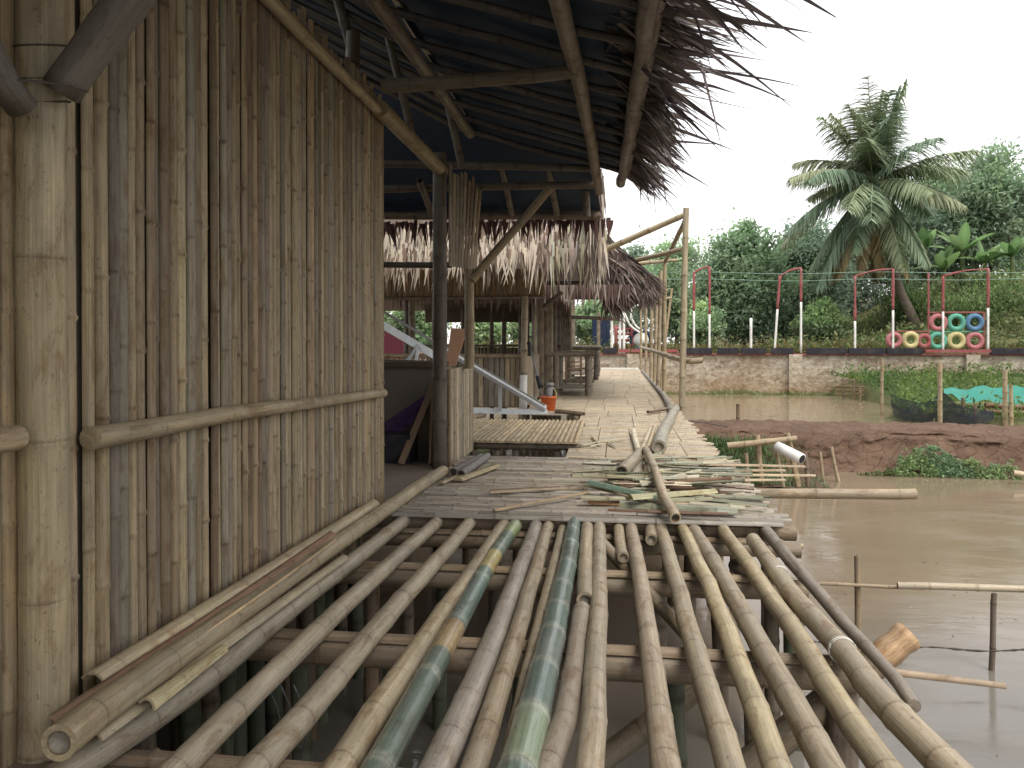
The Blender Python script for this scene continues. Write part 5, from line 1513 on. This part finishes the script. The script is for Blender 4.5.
pole('short stub pole under the platform edge, left of the middle', [(618, 524), (623, 558)], .030, .030, (.38, .32, .23), ext=0, seg=16, z=-.05, hollow=(2, 0))
pole('shortest stub barely showing below the platform edge', [(650, 524), (651, 540)], .033, .033, (.33, .28, .2), ext=0, seg=16, z=-.05, hollow=(2, 0))
pole('knotty floor pole right of the straight grey one', [(631, 526), (643, 600), (655, 690), (667, 768)], .040, .034, (.345, .29, .22), seg=20, wob=.004)
pole('long evenly tapering floor pole in the right half, left of the close pair', [(661, 528), (688, 624), (730, 768)], .040, .034, (.37, .315, .23), seg=20, wob=.006)
pole('left pole of the close pair in the right half, dark spotted', [(683, 529), (725, 625), (775, 768)], .038, .033, (.42, .36, .235), seg=20, wob=.005)
pole('right pole of the close pair, grey with a mossy green patch', [(694, 530), (752, 630), (826, 768)], .043, .036, (.325, .275, .205), seg=20, wob=.006)
pole('yellowish pole between the mossy pole and the outer pair', [(722, 530), (781, 611), (840, 703), (886, 768)], .041, .034, (.41, .345, .225), seg=20, wob=.006)
pole('thick outer pole bound with wire rings, rightmost to reach the camera', [(753, 540), (795, 597), (845, 654), (905, 725), (950, 768)], .047, .036, (.37, .315, .23), seg=22, z=-.03)
pole('outermost thin grey pole ending in a split', [(765, 530), (830, 607), (895, 680), (915, 706)], .020, .034, (.24, .21, .175), ext=0, seg=18, z=-.04, hollow=(0, 0))
wb = thing('wire_binding', 'thin pale wire wound round the thick outer pole', 'wire', tuple(at(779, 575, z=-.03)))
for (px, py, rr) in ((779, 575, .045), (842, 650, .049)):
    p = at(px, py, z=-.03); q = at(px + 12, py + 14, z=-.03); d = (q - p).normalized(); a, b = frame(d)
    mb = MB()
    for k in range(2): tube(mb, [p + d * .012 * k + a * math.cos(t) * rr + b * math.sin(t) * rr for t in [6.2832 * i / 12 for i in range(13)]], .0016, seg=4, n=24)
    mb.build('coil', 'white_plastic', wb)
# pieces by the wall
P0 = [at(57, 742, z=.125), at(140, 681, z=.105), at(290, 577, z=.055), at(380, 513, z=.05), at(443, 471, z=.05)]
mb = MB(); culm(mb, P0, .045, .047, (.36, .30, .20), seg=22, node=.42, hollow=(2, 2)); o = mb.build('bamboo_pole', 'bamboo_culm'); tag(o, 'thick pole with its open cut end at the bottom left, lying along the wall', 'bamboo pole')
mb = MB(); a = at(97, 680, x=WX + .10); b = at(376, 503, x=WX + .10)
halfculm(mb, a, b, .042, (.8, 0, 1), (.50, .42, .285), arc=(-95, 80), node=.45); tag(mb.build('half_culm', 'bamboo_strip'), 'long split half culm leaning on the foot of the slatted wall', 'bamboo strip')
mb = MB(); a = at(60, 722, z=.115); b = at(334, 533, z=.10)
slat(mb, a, b, .07, (.5, 0, 1), .004, (.34, .215, .145), node=.45, w1=.05, bend=.008); o = mb.build('flat_strip', 'bamboo_strip')
tag(o, 'flat reddish brown split strip lying between the half culm and the thick pole', 'bamboo strip')
mb = MB(); slat(mb, at(66, 726, z=.125), at(335, 540, z=.11), .014, (1, 0, 1), .006, (.5, .38, .24), node=.6, bend=.01); tag(mb.build('bamboo_strip', 'bamboo_strip'), 'narrow pale splinter edge along the reddish plank', 'bamboo strip')
mb = MB(); halfculm(mb, at(95, 736, z=.045), at(345, 556, z=.035), .03, (.4, 0, 1), (.36, .31, .215), node=.4, r1=.024, arc=(-80, 60)); tag(mb.build('bamboo_strip', 'bamboo_strip'), 'long broken strip lying on the leftmost floor pole', 'bamboo strip')
mb = MB(); halfculm(mb, at(148, 702, z=.065), at(225, 645, z=.05), .028, (.4, 0, 1), (.46, .40, .24), node=.4, r1=.018); tag(mb.build('bamboo_strip', 'bamboo_strip'), 'short yellow splinter on top of the long broken strip', 'bamboo strip')

# ------------------------------------------------------------------ substructure
sub = thing('bamboo_trestle', 'open bamboo trestle of crossbeams, posts and braces over the dark water', 'trestle', (-.2, 3.6, -1.2))
BZ = -.15
for (L_, R_, r, c) in [((330, 540), (800, 548), .05, (.26, .21, .15)), ((366, 566), (806, 600), .055, (.30, .245, .175)), ((275, 634), (858, 692), .06, (.285, .22, .155)), ((110, 766), (960, 850), .05, (.27, .21, .15))]:
    yb = at(600, (L_[1] + R_[1]) / 2, z=BZ).y
    xa = at(*L_, y=yb).x - .5; xb = at(*R_, y=yb).x
    zz = BZ
    cu = one_culm('crossbeam', sub, [(xa, yb, zz), ((xa + xb) / 2, yb, zz - .01), (xb, yb, zz)], r, r * .95, c, node=.45, seg=16)
    mb = MB(); slat(mb, (xa + .2, yb + .0, zz + r * .9), (xb - .1, yb, zz + r * .9), .07, (0, 0, 1), .02, vt((.33, .26, .18)), node=.5); mb.build('packing_strip', 'bamboo_strip', sub)
    if r > .05:
        for x in (-1.62, -1.3, -.9, -.35, .25, .55, .82, xb - .06):
            if x > xb: continue
            one_culm('post', sub, [(x + R.uniform(-.08, .08), yb + R.uniform(.05, .15), -1.7), (x, yb + .09, -.2)], R.uniform(.035, .05), .04, vt(R.choice([OLD, DARKB, BROWNB, (.10, .12, .08)]), .2), lod=1, seg=12)
y = .9
while y < 4.8:
    one_culm('post', sub, [(-1.62 + R.uniform(-.06, .1), y, -1.7), (-1.6, y, -.06)], R.uniform(.03, .06), .04, vt(R.choice([DARKB, (.12, .09, .06), (.06, .075, .05), (.07, .055, .04)]), .2), lod=1, seg=12); y += R.uniform(.14, .32)
for (a, b, ya, yb, r, c) in [((600, 541), (692, 640), 4.5, 3.6, .034, (.30, .25, .18)), ((590, 768), (740, 655), 3.2, 3.3, .05, (.22, .18, .125)), ((735, 778), (872, 665), 3.05, 3.18, .06, (.20, .16, .11))]:
    one_culm('brace', sub, [at(*a, y=ya), at(*b, y=yb)], r, r, c, node=.4, seg=14)
one_culm('brace', sub, [at(735, 566, z=-.30), at(803, 618, z=-.27)], .045, .045, (.15, .12, .09), node=.4, seg=14)
q0 = at(860, 675, y=3.17); q1 = at(904, 639, y=3.21)
mb = MB(); tube(mb, [q0, q1, q1 + (q1 - q0) * .12], .064, .052, 9, n=9, jit=.10, tint=(.46, .31, .18)); mb.build('raw_brace_end', 'bamboo_strip', sub)
for (x, yb) in ((.98, 3.0),):
    one_culm('post', sub, [(at(845, 690, y=3.05).x, 3.08, -1.7), (at(845, 690, y=3.05).x, 3.08, -.12)], .065, .06, (.15, .12, .095), lod=1, seg=14)
mb = MB()
for k in range(3):
    pp = [V((-1.2 + k * .05 + .04 * math.sin(i * 1.3), 2.6 + .02 * i, -.1 - i * .12)) for i in range(7)]; tube(mb, pp, .003, seg=4, n=16)
mb.build('wire', 'wire_metal', sub)
mb = MB(); quad(mb, (-2.6, -.5, -1.5), (-2.6, 8, -1.5), (-2.6, 8, -.05), (-2.6, -.5, -.05)); mb.build('shade_backdrop', 'old_timber', sub, smooth=False)  # added dark sheet standing in for the shade under the hut

mb = MB()
for _ in range(500):
    x = R.uniform(1.2, 9); y = R.uniform(2.2, 12.6)
    if mnoise.noise(V((x * .5, y * .7, 2))) < .02 and R.random() < .8: continue
    leafcard(mb, V((x, y, WZ + .006)), R.uniform(.012, .05), vt(R.choice([(.35, .30, .2), (.14, .11, .07), (.5, .48, .42), (.2, .24, .1)]), .3), V((R.gauss(0, .05), R.gauss(0, .05), 1)).normalized())
for _ in range(260):
    x = R.uniform(2, 16); y = R.uniform(17, 31.5)
    leafcard(mb, V((x, y, WZ + .008)), R.uniform(.05, .16), vt(R.choice([(.45, .46, .40), (.3, .33, .2), (.14, .11, .07)]), .3), V((R.gauss(0, .04), R.gauss(0, .04), 1)).normalized())
o = mb.build('floating_debris', 'foliage'); o['kind'] = 'stuff'; o['label'] = 'specks of scum and leaves floating on the ponds'

# ------------------------------------------------------------------ thin rail in the water at right
root = thing('pond_rail', 'low thin bamboo rail on stakes standing in the near pond at right', 'railing', tuple(at(930, 660, y=5.4)))
one_culm('rail', root, [at(800, 583, y=5.5), at(925, 588, y=5.42)], .013, .013, (.36, .28, .19), lod=1, seg=8)
one_culm('rail', root, [at(897, 585.5, y=5.40), at(1080, 590, y=5.3)], .024, .024, (.50, .43, .32), node=.3, lod=1, seg=12)
one_culm('stake', root, [at(858, 665, y=5.5), at(857.5, 556, y=5.5)], .022, .02, (.27, .21, .14), lod=1, seg=10)
one_culm('stake', root, [at(991, 672, y=5.32), at(994, 594, y=5.32)], .018, .018, (.17, .14, .11), lod=1, seg=10)
mb = MB(); slat(mb, at(893, 672, y=3.9), at(1006, 686, y=3.95), .035, (0, -1, .5), .004, (.36, .28, .2), lod=0, w1=.028); tag(mb.build('bamboo_strip', 'bamboo_strip'), 'thin flat lath sticking out to the right above the grey water', 'lath')
mb = MB(); pts = [at(800, 640, y=5.2), at(880, 648, y=5.2), at(930, 647, y=5.2), at(990, 651, y=5.2), at(1070, 646, y=5.2)]
tube(mb, pts, .006, seg=5, n=60, jit=.5); tag(mb.build('line', 'twine'), 'thin dark line strung just above the water at right', 'line')
mb = MB(); tube(mb, [at(683, 420, y=B1.y), at(780, 432, y=16), at(880, 424, y=16), at(1060, 428, y=16)], .008, seg=4, n=30); tag(mb.build('line', 'twine'), 'thin wire stretched from the tallest post over the dike', 'line')

# ------------------------------------------------------------------ light
SUN_EL, SUN_AZ = rad(58), rad(140)   # azimuth clockwise from +Y
w = bpy.data.worlds.new('World'); scene.world = w; w.use_nodes = True
nt = w.node_tree; nt.nodes.clear()
sky = nt.nodes.new('ShaderNodeTexSky'); sky.sky_type = 'NISHITA'; sky.sun_disc = False; sky.sun_elevation = SUN_EL; sky.sun_rotation = SUN_AZ
sky.air_density = 1.0; sky.dust_density = 6.0; sky.ozone_density = 1.0
b1 = nt.nodes.new('ShaderNodeBackground'); nt.links.new(sky.outputs[0], b1.inputs[0]); b1.inputs[1].default_value = .05
b2 = nt.nodes.new('ShaderNodeBackground'); b2.inputs[0].default_value = (1.0, .985, .968, 1); b2.inputs[1].default_value = 1.36
ad = nt.nodes.new('ShaderNodeAddShader'); nt.links.new(b1.outputs[0], ad.inputs[0]); nt.links.new(b2.outputs[0], ad.inputs[1])
wo = nt.nodes.new('ShaderNodeOutputWorld'); nt.links.new(ad.outputs[0], wo.inputs[0])
sd = bpy.data.lights.new('sun', 'SUN'); sd.energy = 2.5; sd.angle = rad(28); sd.color = (1, .95, .87)
so = bpy.data.objects.new('sun', sd); COL.objects.link(so)
dirv = V((math.sin(SUN_AZ) * math.cos(SUN_EL), math.cos(SUN_AZ) * math.cos(SUN_EL), math.sin(SUN_EL)))
so.rotation_euler = dirv.to_track_quat('Z', 'Y').to_euler()
scene.view_settings.view_transform = 'Standard'; scene.view_settings.look = 'None'; scene.view_settings.exposure = 0
scene.cycles.use_denoising = True
scene.cycles.max_bounces = 6; scene.cycles.diffuse_bounces = 4; scene.cycles.transparent_max_bounces = 8
